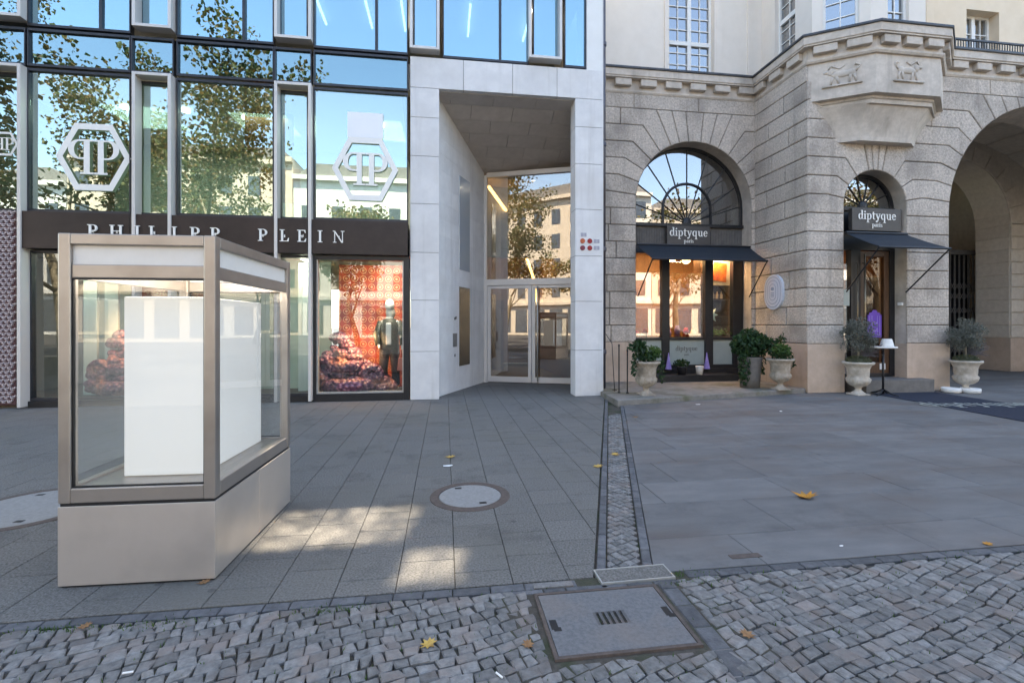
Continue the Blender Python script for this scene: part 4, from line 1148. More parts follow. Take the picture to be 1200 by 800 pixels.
# ---- passage behind arch 3: vault, inner arch, gate
mb = MB(); IC = (15.87, 4.7, 1.97)
inn = IC + ([],)
a = arc(IC[0], IC[1], IC[2], 90, -90, 18)
fl = MB()
for i in range(18):
    am = -90+180*i/18
for i in range(12):
    a0, a1 = 90-15*i, 90-15*(i+1)
    p = arc(IC[0], IC[1], IC[2], a0, a1, 3) + arc(IC[0], IC[1], IC[2]+.5, a1, a0, 3)
    stone(mb, p, 12.75, .03, .012, .014)
for k in range(9):
    z0, z1 = 1.07+.404*k, 1.07+.404*(k+1)
    stone(mb, [(IC[0]+IC[2],z0),(IC[0]+IC[2]+.5,z0),(IC[0]+IC[2]+.5,z1),(IC[0]+IC[2],z1)], 12.75, .03, .012, .014)
    stone(mb, [(IC[0]+IC[2]+.5,z0),(IC[0]+IC[2]+2.5,z0),(IC[0]+IC[2]+2.5,z1),(IC[0]+IC[2]+.5,z1)], 12.75, .03, .012, .014)
    # jamb courses facing left
    mb.T = frame_T((IC[0]+IC[2], 13.75, 0), (0,-1)); stone(mb, [(0,z0),(1.0,z0),(1.0,z1),(0,z1)], .0, .02, .011, .01); mb.T = None
mb.box(IC[0]+IC[2]+.001, 22, 12.76, 13.74, 1.0, 4.72)
for p, q in zip(a, a[1:]): mb.prism([q, p, (p[0], 8), (q[0], 8)], 12.76, 13.75)
mb.box(10.5, IC[0]-IC[2], 12.76, 13.75, 0, 8); mb.box(IC[0]+IC[2], 22, 12.76, 13.75, 4.7, 8)
stn('inner_arch', mb, M['passage'])
mb = MB(); mb.box(IC[0]+IC[2]-.02, IC[0]+IC[2]+4, 12.72, 13.76, 0, 1.07); stn('plinth', mb, M['plinth'], bevel=.01)
# vault over the passage
mb = MB(); n = 16
for i in range(n):
    a0, a1 = 90-180*i/n, 90-180*(i+1)/n
    p0, p1 = [(15.2-4.5*math.sin(R(q_)), 4.3+3.1*math.cos(R(q_))) for q_ in (a0, a1)]
    if p1[1] < 4.3 or p0[1] < 4.25: continue
    p0 = (p0[0]+(p1[0]-p0[0])*.02, p0[1]+(p1[1]-p0[1])*.02)
    mb.add([(p0[0],SY+.88,p0[1]+.05),(p1[0],SY+.88,p1[1]+.05),(p1[0],12.8,p1[1]+.05),(p0[0],12.8,p0[1]+.05)], [(0,1,2,3)])
    p1 = (p1[0]+(p0[0]-p1[0])*.02, p1[1]+(p0[1]-p1[1])*.02)
    mb.add([(p0[0],SY+.88,p0[1]),(p1[0],SY+.88,p1[1]),(p1[0],12.8,p1[1]),(p0[0],12.8,p0[1])], [(0,1,2,3)])
mb.box(11.15, 11.26, SY+.7, 20, 0, 6); mb.box(19.7, 19.8, SY+.8, 20, 0, 8); mb.box(11, 20, 18.9, 19, 0, 8); mb.box(11, 19.6, 13.7, 19, 7.2, 7.3); mb.box(11,20,SY+.9,12.8,7.66,7.7)
stn('passage_vault', mb, M['passage'])
gt = thing('folding_gate', 'dark folding lattice gate across the passage behind the right urn', 'gate', (17.0, 14.3, 0))
mb = MB(); mb.box(-3.2,1.6,-.06,.06,3.95,4.1); obj('top_rail', mb, M['planter'], gt)
mb = MB(); x = -3.1
while x < 1.5: mb.box(x-.018,x+.018,-.02,.02,.05,3.95); x += .19
obj('bar', mb, M['planter'], gt)
mb = MB(); x = -3.1
while x < 1.4:
    for z in (.5,1.0,1.9,2.4,2.75):
        mb.tube([(x,-.03,z),(x+.19,-.03,z+.3)], .012, 5); mb.tube([(x,.03,z+.3),(x+.19,.03,z)], .012, 5)
    x += .19
obj('lattice', mb, M['planter'], gt)
mb = MB(); mb.box(-3.2,1.6,.3,.34,0,4.0); obj('backing', mb, M['black'], gt)
# ---- shopfronts
def shop_room(x0, x1, y0, y1, z1, name='shop_room'):
    mb = MB(); mb.box(x0-.1,x0,y0,y1,0,z1); mb.box(x1,x1+.1,y0,y1,0,z1); mb.box(x0,x1,y1,y1+.1,0,z1); mb.box(x0,x1,y0,y1,z1,z1+.1); mb.box(x0,x1,y0,y1,-.02,.35)
    return stn(name, mb, M['wood_door'])
shop_room(4.5, 8.0, 11.62, 14.2, 4.0)
shop_room(8.75, 10.5, 10.02, 13.5, 4.0)
def fan(ar, y, z0, parts, inner, hub, parent):
    c, zc, r, tab = ar
    mb = MB(); fr = .06
    for p, q in zip(arc(c, zc, r, 90, -90, 24), arc(c, zc, r, 90, -90, 24)[1:]):
        k = (r-fr)/r
        pi, qi = (c+(p[0]-c)*k, zc+(p[1]-zc)*k), (c+(q[0]-c)*k, zc+(q[1]-zc)*k)
        mb.prism([q, p, pi, qi][::-1] if area([q,p,pi,qi]) < 0 else [q,p,pi,qi], y-.03, y+.05)
    mb.box(c-r, c-r+fr, y-.03, y+.05, z0, zc); mb.box(c+r-fr, c+r, y-.03, y+.05, z0, zc)
    # spokes from the hub
    hz = z0+.02
    for i in range(1, parts):
        a_ = math.pi*i/parts; dx, dz = math.cos(a_), math.sin(a_)
        # length to the arch
        L_ = r
        for t in [j*.02 for j in range(1, 160)]:
            px, pz = c+dx*t, hz+dz*t
            inside = abs(px-c) < r-.05 and (pz < zc or math.hypot(px-c, pz-zc) < r-.05)
            if not inside: L_ = t; break
        mb.tube([(c+dx*hub, y, hz+dz*hub), (c+dx*L_, y, hz+dz*L_)], .013, 6)
    if inner:
        ri, zi = inner
        pts = [(c-ri, y, z0)] + [(c-ri*math.cos(math.pi*i/16), y, zi+ri*math.sin(math.pi*i/16)) for i in range(17)] + [(c+ri, y, z0)]
        mb.tube(pts, .035, 6)
    mb.ball((c, y, hz), (hub+.03, .06, hub+.06), 12, 8)
    o = obj('fanlight', mb, M['black'], parent)
    g = MB(); g.prism([(c-r+.02, z0)] + [(c+r-.02, z0)] + [p for p in arc(c, zc, r-.02, -90, 90, 24)], y+.01, y+.016)
    obj('fan_pane', g, M['glass_win'], parent)
# shopfront 1
SFY = RY+.36; z_t0, z_t1 = 3.52, 4.06
mb = MB(); XL, XR = A1[0]-A1[2], A1[0]+A1[2]
mb.box(XL,XR,SFY-.08,SFY+.1,z_t1-.05,z_t1+.03)
for a, b in ((XL,XL+.05),(5.5,5.7),(6.68,6.9),(7.46,XR)): mb.box(a,b,SFY-.06,SFY+.1,.38,z_t0)
mb.box(XL,XR,SFY-.058,SFY+.098,z_t0-.2,z_t0-.0); mb.box(XL+.05,XR,SFY-.05,SFY+.09,1.1,1.16); mb.box(XL,XR,SFY-.07,SFY+.1,.36,.46)
sf1 = stn('shopfront', mb, M['black'], bevel=.005)
mb = MB()
for a, b in ((XL,5.75),(6.55,XR)):
    mb = MB(); mb.box(a,b,SFY+.0,SFY+.06,z_t0,z_t1-.05)
    x = a+.03
    while x < b-.03: mb.box(x,x+.02,SFY-.025,SFY+.0,z_t0+.04,z_t1-.09); x += .045
    obj('louvre_panel', mb, M['planter'], sf1)
for a, b in ((XL+.05,5.5),(5.7,6.68),(6.9,7.46)):
    g = MB(); g.box(a,b,SFY+.01,SFY+.018,1.16,z_t0-.2); obj('pane', g, M['glass_shop'] if a > 6.8 else M['glass_dipt'], sf1)
    g = MB(); g.box(a,b,SFY+.0,SFY+.02,.46,1.1); obj('frosted_panel', g, M['frost'], sf1)
mb = MB(); l = wordlen('diptyque', .13); word(mb, 'diptyque', 6.19-l/2, .82, .13, SFY-.006, SFY-.001); l = wordlen('paris', .05); word(mb, 'paris', 6.19-l/2, .7, .05, SFY-.006, SFY-.001)
obj('lettering', mb, M['planter'], sf1)
mb = MB(); mb.box(XL,XR,SFY-.09,SFY+.1,.0,.36); mb.box(5.0,7.2,RY-.32,SFY-.1,0,.26); obj('sill_step', mb, M['black'], sf1, bevel=.008)
fan(A1, SFY, z_t1+.03, 10, (.66, z_t1+.42), .1, sf1)
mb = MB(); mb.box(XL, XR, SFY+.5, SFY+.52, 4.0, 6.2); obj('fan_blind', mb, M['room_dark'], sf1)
def signbox(x0, x1, z0, z1, y, label, h1, h2):
    mb = MB(); mb.box(x0,x1,y,y+.1,z0,z1); s_ = obj('shop_sign', mb, M['planter'] if False else M['signbrown'], bevel=.004)
    tag(s_, label, 'sign', 'shop name boards')
    mb = MB(); c = (x0+x1)/2; l = wordlen('diptyque', h1, .02); word(mb, 'diptyque', c-l/2, z0+(z1-z0)*.50, h1, y-.012, y-.001, .02)
    l = wordlen('paris', h2, .04); word(mb, 'paris', c-l/2, z0+(z1-z0)*.17, h2, y-.012, y-.001, .04)
    obj('lettering', mb, M['letter'], s_)
M['signbrown'] = surf('charcoal_sign', (.05,.046,.045), (.065,.06,.058), 3, .4)
signbox(5.56, 6.72, 3.49, 4.0, SFY-.2, 'charcoal shop name board in the large arch above the window awning', .215, .1)
# awnings
def awning(x0, x1, yb, zb, yf, zf, xf0, xf1, label, armz):
    t = thing('awning', label, 'awning', ((x0+x1)/2, yb, zb), group='navy shop awnings')
    ox, oy, oz = (x0+x1)/2, yb, zb
    mb = MB(); n = 10; th = .012
    vs = []; 
    for j in range(5):
        v = j/4
        for i in range(n+1):
            u = i/n; xa = x0+(xf0-x0)*v; xb = x1+(xf1-x1)*v
            sag = -.018*math.sin(math.pi*v)
            vs.append((xa+(xb-xa)*u-ox, yb+(yf-yb)*v-oy, zb+(zf-zb)*v+sag-oz))
    L_ = len(vs); vs2 = [(a, b, c-th) for a, b, c in vs]; fs = []
    for j in range(4):
        for i in range(n):
            a = j*(n+1)+i; fs.append((a, a+n+1, a+n+2, a+1)); fs.append((L_+a, L_+a+1, L_+a+n+2, L_+a+n+1))
    mb.add(vs+vs2, fs)
    obj('canvas', mb, M['navy'], t)
    mb = MB(); mb.tube([(xf0-.02-ox, yf-oy, zf-oz-.012), (xf1+.02-ox, yf-oy, zf-oz-.012)], .024, 8); obj('front_bar', mb, M['black'], t)
    mb = MB(); mb.tube([(x0-ox, -.03, -.0), (x1-ox, -.03, 0)], .03, 8); obj('roller', mb, M['black'], t)
    for a, b in ((xf0+.0, x0+.02),(xf1-.0, x1-.02)):
        mb = MB(); mb.tube([(a-ox, yf-oy, zf-oz-.02), (b-ox, yb-.02-oy, armz-oz)], .016, 6); obj('arm', mb, M['black'], t)
awning(4.68, 7.7, RY-.02, 3.47, 10.25, 3.01, 4.68, 7.53, 'wide navy awning over the shop window with plants below', 2.2)
awning(8.76, 10.3, SY-.02, 3.53, 8.5, 3.09, 8.74, 10.4, 'narrow navy awning above the wooden shop door', 2.22)
# shopfront 2: door
DY = SY+.3; XL, XR = A2[0]-A2[2], A2[0]+A2[2]
mb = MB()
mb.box(XL,XR,DY-.06,DY+.1,4.1,4.18); mb.box(XL,XR,DY-.05,DY+.1,3.2,3.56)
mb.box(XL,XL+.04,DY-.05,DY+.1,.3,3.2); mb.box(9.17,9.42,DY-.05,DY+.1,.3,3.2); mb.box(10.18,XR,DY-.05,DY+.1,.3,3.2); mb.box(XL,XR,DY-.048,DY+.098,.3,.38)
mb.box(XL,XR,DY,DY+.06,3.56,4.1)
sf2 = stn('shopfront', mb, M['black'], bevel=.005)
g = MB(); g.box(XL+.04,9.17,DY+.01,DY+.018,.38,3.2); obj('pane', g, M['glass_dipt'], sf2)
mb = MB(); mb.box(9.42,9.55,DY-.03,DY+.05,.38,3.18); mb.box(10.05,10.18,DY-.03,DY+.05,.38,3.18); mb.box(9.55,10.05,DY-.03,DY+.05,.38,.62); mb.box(9.55,10.05,DY-.03,DY+.05,3.06,3.18)
dr = stn('shop_door', mb, M['wood'], bevel=.005)
g = MB(); g.box(9.55,10.05,DY+.01,DY+.018,.62,3.06); obj('door_pane', g, M['glass_dark'], dr)
g = MB(); g.box(9.55,10.05,DY+.1,DY+.13,.38,2.6); obj('wood_panel', g, M['wood'], dr)
g = MB(); g.tube([(9.48,DY-.1,.5),(9.48,DY-.1,3.1)], .022, 8); g.tube([(9.3,DY-.09,.6),(9.3,DY-.09,2.9)], .012, 8)
for z in (.7,2.9): g.tube([(9.48,DY-.1,z),(9.48,DY-.02,z)], .01, 6); g.tube([(9.3,DY-.09,z),(9.3,DY-.04,z)], .008, 6)
obj('pull_handle', g, M['plate_bronze'], dr, smooth=True)
fan(A2, DY, 4.18, 7, None, .09, sf2)
mb = MB(); mb.box(9.0, 10.7, SY-.32, DY+.1, 0, .29); obj('door_step', mb, M['planter'], sf2, bevel=.01)
signbox(8.98, 10.23, 3.60, 4.1, SY+.02, 'charcoal shop name board in the small arch over the door', .2, .1)
# things on the door
mb = MB(); P_ = [(9.62,1.2),(9.98,1.2),(9.98,1.72),(9.94,1.72),(9.94,1.77),(9.88,1.77),(9.84,1.83),(9.76,1.83),(9.72,1.77),(9.66,1.77),(9.66,1.72),(9.62,1.72)]
mb.mi = 0; mb.prism(P_, DY-.03, DY-.022); mb.mi = 1
for i in range(20):
    a0, a1 = 2*math.pi*i/20, 2*math.pi*(i+1)/20
    o_ = [(9.8+.075*math.cos(a), 1.45+.12*math.sin(a)) for a in (a0, a1)]; q_ = [(9.8+.06*math.cos(a), 1.45+.1*math.sin(a)) for a in (a1, a0)]
    mb.prism(o_+q_, DY-.0325, DY-.0305)
for x in (9.67,9.73,9.87,9.93): mb.box(x-.006,x+.006,DY-.0325,DY-.0305,1.24,1.7)
tag(obj('door_poster', mb, [M['purple'], M['lilac']]), 'purple cut out poster hanging on the wooden shop door', 'poster')
mb = MB(); mb.box(8.765,8.99,DY-.20,DY-.19,1.92,2.28); tag(obj('door_note', mb, M['frost']), 'pale notice card at the left jamb of the shop door', 'notice')
mb = MB(); mb.box(9.93,10.08,DY-.034,DY-.0305,.46,.6); tag(obj('door_sticker', mb, M['paper']), 'small white sticker low on the shop door', 'sticker')
mb = MB(); mb.box(10.33,10.45,SY+.1,SY+.13,1.95,2.03) if False else mb.box(10.26,10.305,SY+.04,SY+.14,1.93,2.0); tag(obj('door_bell', mb, M['paper']), 'small white bell box on the right door jamb', 'doorbell')
# oval plaque on the side wall
mb = MB(); mb.T = Ts
def oval(hw, hh, n=10):
    return [(hw*math.cos(math.pi*i/n), (hh-hw)+hw*math.sin(math.pi*i/n)) for i in range(n+1)]+[(hw*math.cos(math.pi+math.pi*i/n), -(hh-hw)+hw*math.sin(math.pi+math.pi*i/n)) for i in range(n+1)]
pc, pz = RY-10.37, 2.27
def ov(hw, hh, y0, y1, mi): mb.mi = mi; mb.prism([(pc+a, pz+b) for a, b in clean(oval(hw, hh))], y0, y1)
ov(.31,.42,-.10,-.03,0); ov(.262,.37,-.102,-.09,1); ov(.245,.352,-.104,-.09,0); ov(.19,.29,-.106,-.09,1); ov(.175,.275,-.108,-.09,0); ov(.12,.2,-.110,-.09,1); ov(.105,.185,-.112,-.09,0)
mb.mi = 1; mb.prism([(pc+.06*math.cos(a*.3927), pz+.08+.04*math.sin(a*.3927)) for a in range(16)], -.114, -.09)
for q in (-.02,-.06,-.1): mb.box(pc-.06,pc+.06,-.114,-.09,pz+q-.01,pz+q+.01)
M['pl_w'] = surf('pale_blue_enamel', (.58,.62,.7), None, 3, .3); M['pl_b'] = surf('blue_grey_enamel', (.26,.33,.45), None, 3, .3)
tag(obj('oval_plaque', mb, [M['pl_w'], M['pl_b']]), 'oval pale blue plaque with concentric outlines on the side wall', 'plaque')
# goods inside the shop window
sh = thing('display_shelf', 'dark shelf with bottles behind the right shop window pane', 'shelf', (7.1, 12.0, .36))
mb = MB()
for z in (.85,1.35,1.8,2.2): mb.box(-.3,.5,-.1,.25,z,z+.03)
mb.box(-.32,-.28,-.1,.25,.0,2.9); mb.box(.5,.54,-.1,.25,0,2.9); mb.box(-.3,.5,.25,.27,0,2.9); obj('rack', mb, M['wood'], sh)
M['glow'] = surf('warm_glass_jar', (.75,.5,.28), None, 3, .2); M['redbox'] = surf('red_box', (.5,.04,.05), None, 3, .5); M['orange'] = surf('orange_print', (.55,.15,.02), (.3,.03,.01), 5, .5)
for i, x in enumerate((-.15,0,.12,.24,.36)):
    mb = MB(); mb.lathe([(.03,0),(.04,.02),(.04,.13),(.015,.15),(.015,.2)], x, .02, 10); b = obj('bottle', mb, M['glow'], smooth=True); b.location = (7.1,12.0,.36+1.83)
    tag(b, 'warm lit glass bottle in the row on the window shelf', 'bottle', 'bottles on the window shelf')
def simple(name, label, cat, mbx, mat, loc=(0,0,0), **k):
    o = obj(name, mbx, mat, **k); o.location = loc; return tag(o, label, cat)
mb = MB(); mb.mi = 0; mb.box(-.3,.3,0,.03,-.36,.36); mb.mi = 1; mb.prism([(-.2,-.22),(.18,-.28),(.2,.22),(-.16,.27)], -.01, .001); simple('framed_poster', 'orange and red framed poster hanging in the shop window', 'poster', mb, [M['plinth'], M['orange']], (7.25,11.75,2.9))
mb = MB(); mb.box(-.09,.09,-.09,.09,0,.18); simple('red_gift_box', 'red gift box on the shelf in the shop window', 'box', mb, M['redbox'], (6.97,11.98,2.19-.01), bevel=.004)
mb = MB()
for i in range(7):
    a = i*.897; mb.tube([(0,0,0),(.16*math.cos(a),-.03,.22*math.sin(a))], [.07,.004], 6)
simple('paper_star', 'pale paper star ornament hanging in the shop window', 'ornament', mb, M['curtain'], (7.0,11.72,1.75))
mb = MB()
for _ in range(160):
    c = Vector((rng.gauss(0,.12), rng.gauss(0,.1), abs(rng.gauss(0,.1)))); d = Vector((rng.uniform(-1,1),rng.uniform(-1,1),rng.uniform(-.2,1))).normalized()*.06; e_ = d.orthogonal().normalized()*.02
    mb.add([c, c+d*.5+e_, c+d, c+d*.5-e_], [(0,1,2,3)])
simple('table_plant', 'small green foliage arrangement behind the right window pane', 'plant', mb, M['leaf_lime'], (7.2,11.75,1.2))
mb = MB(); mb.box(-1.3,1.5,-.2,.25,.0,.05); mb.box(-1.25,-1.2,-.15,.2,-.75,0); mb.box(1.4,1.45,-.15,.2,-.75,0); simple('window_table', 'long low display table inside the shop window', 'table', mb, M['wood'], (6.1,12.0,1.12))
mb = MB()
r2 = random.Random(8)
for i, (x, h, mi) in enumerate(((5.0,.16,'redbox'),(5.25,.22,'orange'),(5.9,.2,'lilac'),(6.15,.3,'lilac'),(6.4,.24,'redbox'),(6.6,.18,'glow'))):
    b = MB(); b.lathe([(.07,0),(.075,h*.7),(.05,h*.8),(.05,h)], 0, 0, 12); o = obj('candle_jar', b, M[mi], smooth=True); o.location = (x, 11.95, 1.175)
    tag(o, ['red jar leftmost on the display table','orange jar second on the display table','lilac jar left of the tall lilac one','tallest lilac jar on the display table','red jar right of the tall lilac one','amber jar rightmost on the display table'][i], 'jar', 'candle jars on the display table')
for i, (x, y, z) in enumerate(((6.25,12.4,3.35),(6.55,12.2,3.28),(6.75,12.6,3.32))):
    lp = thing('pendant_lamp', ['glowing pendant lamp leftmost in the shop window','glowing pendant lamp nearest the shop window','glowing pendant lamp deepest in the shop'][i], 'lamp', (x,y,z), group='pendant lamps in the shop')
    mb = MB(); mb.ball((0,0,0), .11, 14, 10); obj('globe', mb, M['lamp_warm'], lp, smooth=True); mb = MB(); mb.tube([(0,0,.1),(0,0,4.0-z)], .006, 5); obj('cord', mb, M['black'], lp)
mb = MB(); mb.ball((0,0,0), .07, 12, 8); simple('wall_lamp', 'small glowing lamp inside the left pane of the door front', 'lamp', mb, M['lamp_warm'], (8.92,10.2,2.75), smooth=True)
for (x, y, z, en) in ((6.3,12.6,3.7,55),(7.15,11.62,3.38,42),(5.9,11.66,3.2,14),(9.3,11.2,3.6,9)):
    l = bpy.data.lights.new('shop_lamp', 'AREA'); l.energy = en*.8; l.color = (1,.68,.4); l.size = .3 if y < 11.7 else .8
    lo = bpy.data.objects.new('shop_lamp', l); COL.objects.link(lo); lo.location = (x, y, z); lo.rotation_euler = (R(35) if y < 11.7 else 0, 0, 0)
# upper storey mass is in upper_wall; roofs so no sun enters behind the walls
mb = MB(); mb.box(3.3, 26, 12.6, 24, 7.75, 25); mb.box(24, 60, 9.6, 12, 0, 25); mb.box(9.3,9.5,10.0,12.6,7.8,25)
stn('rear_storeys', mb, M['plaster'])

# ---- drainpipe between the buildings
dp = thing('drainpipe', 'tall dark zinc drainpipe between the glass and the stone building', 'drainpipe', (3.42, 10.05, 0))
mb = MB(); mb.tube([(0,0,.05),(0,0,14)], .075, 14); obj('pipe', mb, M['pipe'], dp, smooth=True)
for z in (.85, 3.1, 5.4, 7.6):
    mb = MB(); mb.lathe([(.082,z),(.092,z+.015),(.092,z+.085),(.082,z+.1)], 0, 0, 16); obj('bracket', mb, M['pipe'], dp, smooth=False)

# ================================================================== PLATFORM, URNS AND PLANTS
mb = MB()
PT = [(3.33,11.1),(3.14,8.36),(7.8,9.36),(7.8,11.1)]
n = 4; zt = lambda x, y: .10
mb.slab(PT[::-1] if area(PT) < 0 else PT, -.03, .1)
tag(obj('concrete_platform', mb, M['concrete'], bevel=.012), 'low worn concrete platform with mossy edge in front of the shop window', 'platform')
def leaves(mb, c, rad, n, size, r_, shell=.0, up=.2, aspect=.45):
    for _ in range(n):
        while True:
            p = Vector((r_.uniform(-1,1), r_.uniform(-1,1), r_.uniform(-1,1)))
            if shell <= p.length <= 1: break
        q = Vector((c[0]+p.x*rad[0], c[1]+p.y*rad[1], c[2]+p.z*rad[2]))
        d = Vector((r_.gauss(0,1), r_.gauss(0,1), r_.gauss(up,1))).normalized(); s_ = size*r_.uniform(.6,1.3)
        sd = d.cross(Vector((r_.gauss(0,1), r_.gauss(0,1), r_.gauss(0,1)))).normalized()*s_*aspect
        nn = d.cross(sd).normalized()*s_*.15
        d = d*s_
        mb.add([q-d*.5, q-d*.05+sd*.5+nn, q+d*.5, q-d*.05-sd*.5+nn], [(0,1,2,3)])
URN = [(.13,0),(.135,.04),(.11,.06),(.06,.1),(.055,.14),(.075,.17),(.14,.2),(.2,.27),(.215,.34),(.19,.39),(.2,.41),(.205,.55),(.24,.63),(.285,.66),(.295,.69),(.285,.705),(.25,.7),(.2,.66)]
def urn(x, y, z, label, mat, sc=1.0, plinthed=True):
    t = thing('stone_urn', label, 'urn', (x, y, z), group='stone urns by the shop')
    mb = MB(); mb.lathe([(r*sc, q*sc) for r, q in URN], 0, 0, 48, lambda zz, k: 1+(.07*math.cos(k*math.pi/1.5) if .19*sc < zz < .36*sc else 0))
    obj('bowl', mb, M[mat], t, smooth=True)
    mb = MB(); mb.box(-.15*sc,.15*sc,-.15*sc,.15*sc,-.0,.03*sc); obj('foot', mb, M[mat], t, bevel=.006)
    mb = MB(); mb.lathe([(.0,.64*sc),(.22*sc,.645*sc),(.22*sc,.655*sc),(.05,.68*sc)], 0, 0, 20); obj('soil', mb, M['grout'], t)
    return t
urn(3.95, 8.95, .1, 'weathered stone urn with straggly leaves at the left end of the platform', 'urn', .95)
urn(7.12, 9.27, .1, 'dark streaked stone urn beside the tall ivy planter', 'urn', .95)
urn(8.72, 8.98, 0, 'pale stone urn with grey topiary left of the shop door', 'urn2', 1.0)
urn(11.42, 9.0, 0, 'pale stone urn with grey topiary right of the shop door', 'urn2', 1.0)
r_ = random.Random(21)
mb = MB(); mb.mi = 0
leaves(mb, (0,0,.78), (.26,.24,.12), 260, .09, r_); mb.mi = 1; leaves(mb, (.12,-.05,.84), (.18,.16,.14), 260, .07, r_); mb.mi = 0
leaves(mb, (-.22,-.08,.98), (.2,.14,.12), 90, .13, r_); leaves(mb, (-.3,-.12,.6), (.06,.1,.22), 60, .09, r_); leaves(mb, (.28,-.1,.5), (.06,.1,.3), 70, .08, r_)
for a, b in (((0,0,.7),(-.25,-.1,1.0)),((0,0,.7),(.0,0,1.3)),((0,0,.7),(-.12,-.04,1.05))): mb.tube([a,b], .006, 5)
simple('urn_plant', 'straggly mixed green plant spilling from the left platform urn', 'plant', mb, [M['leaf_dark'], M['leaf_lime']], (3.95,8.95,.1))
mb = MB(); mb.mi = 0; leaves(mb, (0,0,.78), (.22,.22,.14), 240, .1, r_, up=1); mb.mi = 1; leaves(mb, (-.02,-.05,.86), (.2,.16,.14), 220, .11, r_, up=1.4, aspect=.25); mb.mi = 0
leaves(mb, (.05,.05,1.05), (.12,.1,.16), 60, .1, r_); leaves(mb, (.25,.0,.6), (.08,.12,.16), 60, .08, r_); mb.tube([(.05,.05,.7),(.06,.05,1.2)], .006, 5)
simple('urn_plant', 'bright green grassy plant in the urn beside the ivy planter', 'plant', mb, [M['leaf_dark'], M['leaf_lime']], (7.12,9.27,.1))
pl = thing('tall_planter', 'tall cylindrical grey planter on the platform below the window', 'planter', (6.72, 9.72, .1))
mb = MB(); mb.lathe([(.2,0),(.22,.3),(.25,.66),(.255,.68),(.225,.68),(.22,.6)], 0, 0, 28); obj('pot', mb, M['planter'], pl, smooth=True)
mb = MB(); mb.lathe([(.0,.6),(.22,.61),(.05,.64)], 0, 0, 16); obj('soil', mb, M['grout'], pl)
mb = MB(); leaves(mb, (0,0,.95), (.42,.36,.3), 1100, .11, r_, up=-.2, aspect=.6); leaves(mb, (-.22,-.12,.5), (.13,.14,.46), 320, .085, r_, up=-1, aspect=.6); leaves(mb, (.22,-.05,.55), (.1,.14,.3), 160, .085, r_, up=-1, aspect=.6); leaves(mb, (.4,-.05,.98), (.18,.14,.12), 120, .12, r_, aspect=.6); leaves(mb, (.0,0,1.2), (.2,.2,.12), 120, .1, r_)
simple('ivy_plant', 'dense dark green ivy hanging over the tall planter', 'plant', mb, M['leaf_dark'], (6.72,9.72,.1))
def topiary(x, y, label, dx, seed):
    q = random.Random(seed); t = thing('topiary_plant', label, 'plant', (x, y, .66), group='grey topiary plants beside the door')
    mb = MB(); mb.tube([(0,0,0),(.01,0,.2),(0,.01,.42)], [.025,.02,.018], 7); obj('stem', mb, M['bark'], t)
    mb = MB()
    for _ in range(34):
        a = q.random()*6.28; p = q.uniform(-.6,1)
        rr = .26*(1-abs(p-.2)*.45)*q.uniform(.4,1.3); leaves(mb, (rr*math.cos(a), rr*math.sin(a), .55+.34*p), (.11,.11,.12), 95, .06, q, aspect=.28)
    obj('crown', mb, M['leaf_grey'], t)
    mb = MB(); leaves(mb, (0,0,.05), (.24,.24,.13), 900, .05, q, shell=.7, up=1); mb.ball((0,0,.02), (.22,.22,.11), 16, 8); obj('moss', mb, M['leaf_moss'], t)
    mb = MB()
    for _ in range(70):
        a = Vector((dx*.12+q.gauss(0,.05), q.gauss(0,.05), .15)); b = a+Vector((dx*q.uniform(.05,.32), q.gauss(-.05,.1), q.uniform(.0,.3)))
        mb.tube([a, (a+b)/2+Vector((0,0,.03)), b], [.003,.003,.006], 4)
    obj('sprigs', mb, M['lavender'], t)
topiary(8.72, 8.98, 'grey green clipped topiary left of the shop door', 1, 3)
topiary(11.42, 9.0, 'grey green clipped topiary right of the shop door with trailing sprigs', 1, 6)
# pots and paper on the sill
mb = MB(); mb.lathe([(.1,0),(.13,.18),(.135,.2),(.11,.2)], 0, 0, 18); simple('black_pot', 'small black pot with a bushy plant on the shop sill', 'pot', mb, M['black'], (5.78,11.0,.26), smooth=True)
mb = MB(); leaves(mb, (0,0,.28), (.2,.14,.1), 200, .08, r_); simple('pot_plant', 'small bushy plant in the black pot on the sill', 'plant', mb, M['leaf_dark'], (5.78,11.0,.26))
mb = MB(); mb.lathe([(.075,0),(.1,.2),(.103,.21),(.09,.21),(.08,.15)], 0, 0, 20); simple('white_pot', 'empty white pot on the dark shop sill', 'pot', mb, M['paper'], (6.22,10.95,.26), smooth=True)
for i, (x, lab) in enumerate(((5.62,'lilac paper cone at the left of the frosted panel'),(6.66,'lilac paper cone at the right of the frosted panel'))):
    mb = MB(); mb.lathe([(.085,0),(.06,.12),(.03,.28),(.008,.42)], 0, 0, 7); o = simple('paper_cone', lab, 'ornament', mb, M['lilac'], (x, SFY-.16, .36)); o['group'] = 'lilac paper cones'
# small iron handrail posts
for i, (x, y, h, lab) in enumerate(((3.52,9.3,.95,'thin iron post nearest the drainpipe'),(3.66,9.2,.85,'thin iron post nearest the left urn'))):
    mb = MB(); mb.lathe([(.03,0),(.03,.02),(.014,.03),(.014,h),(.02,h+.01),(.02,h+.03),(.004,h+.05)], 0, 0, 10)
    o = simple('iron_post', lab, 'post', mb, M['black'], (x,y,.1)); o['group'] = 'thin iron posts'
mb = MB(); mb.tube([(3.46,10.9,2.2),(3.5,10.5,1.5),(3.48,9.6,1.1),(3.5,9.5,.1)], .008, 6); mb.tube([(3.46,9.52,.13),(3.55,9.5,.13)], .01, 6)
tag(obj('cable', mb, M['black'], smooth=True), 'thin black cable hanging beside the drainpipe', 'cable')
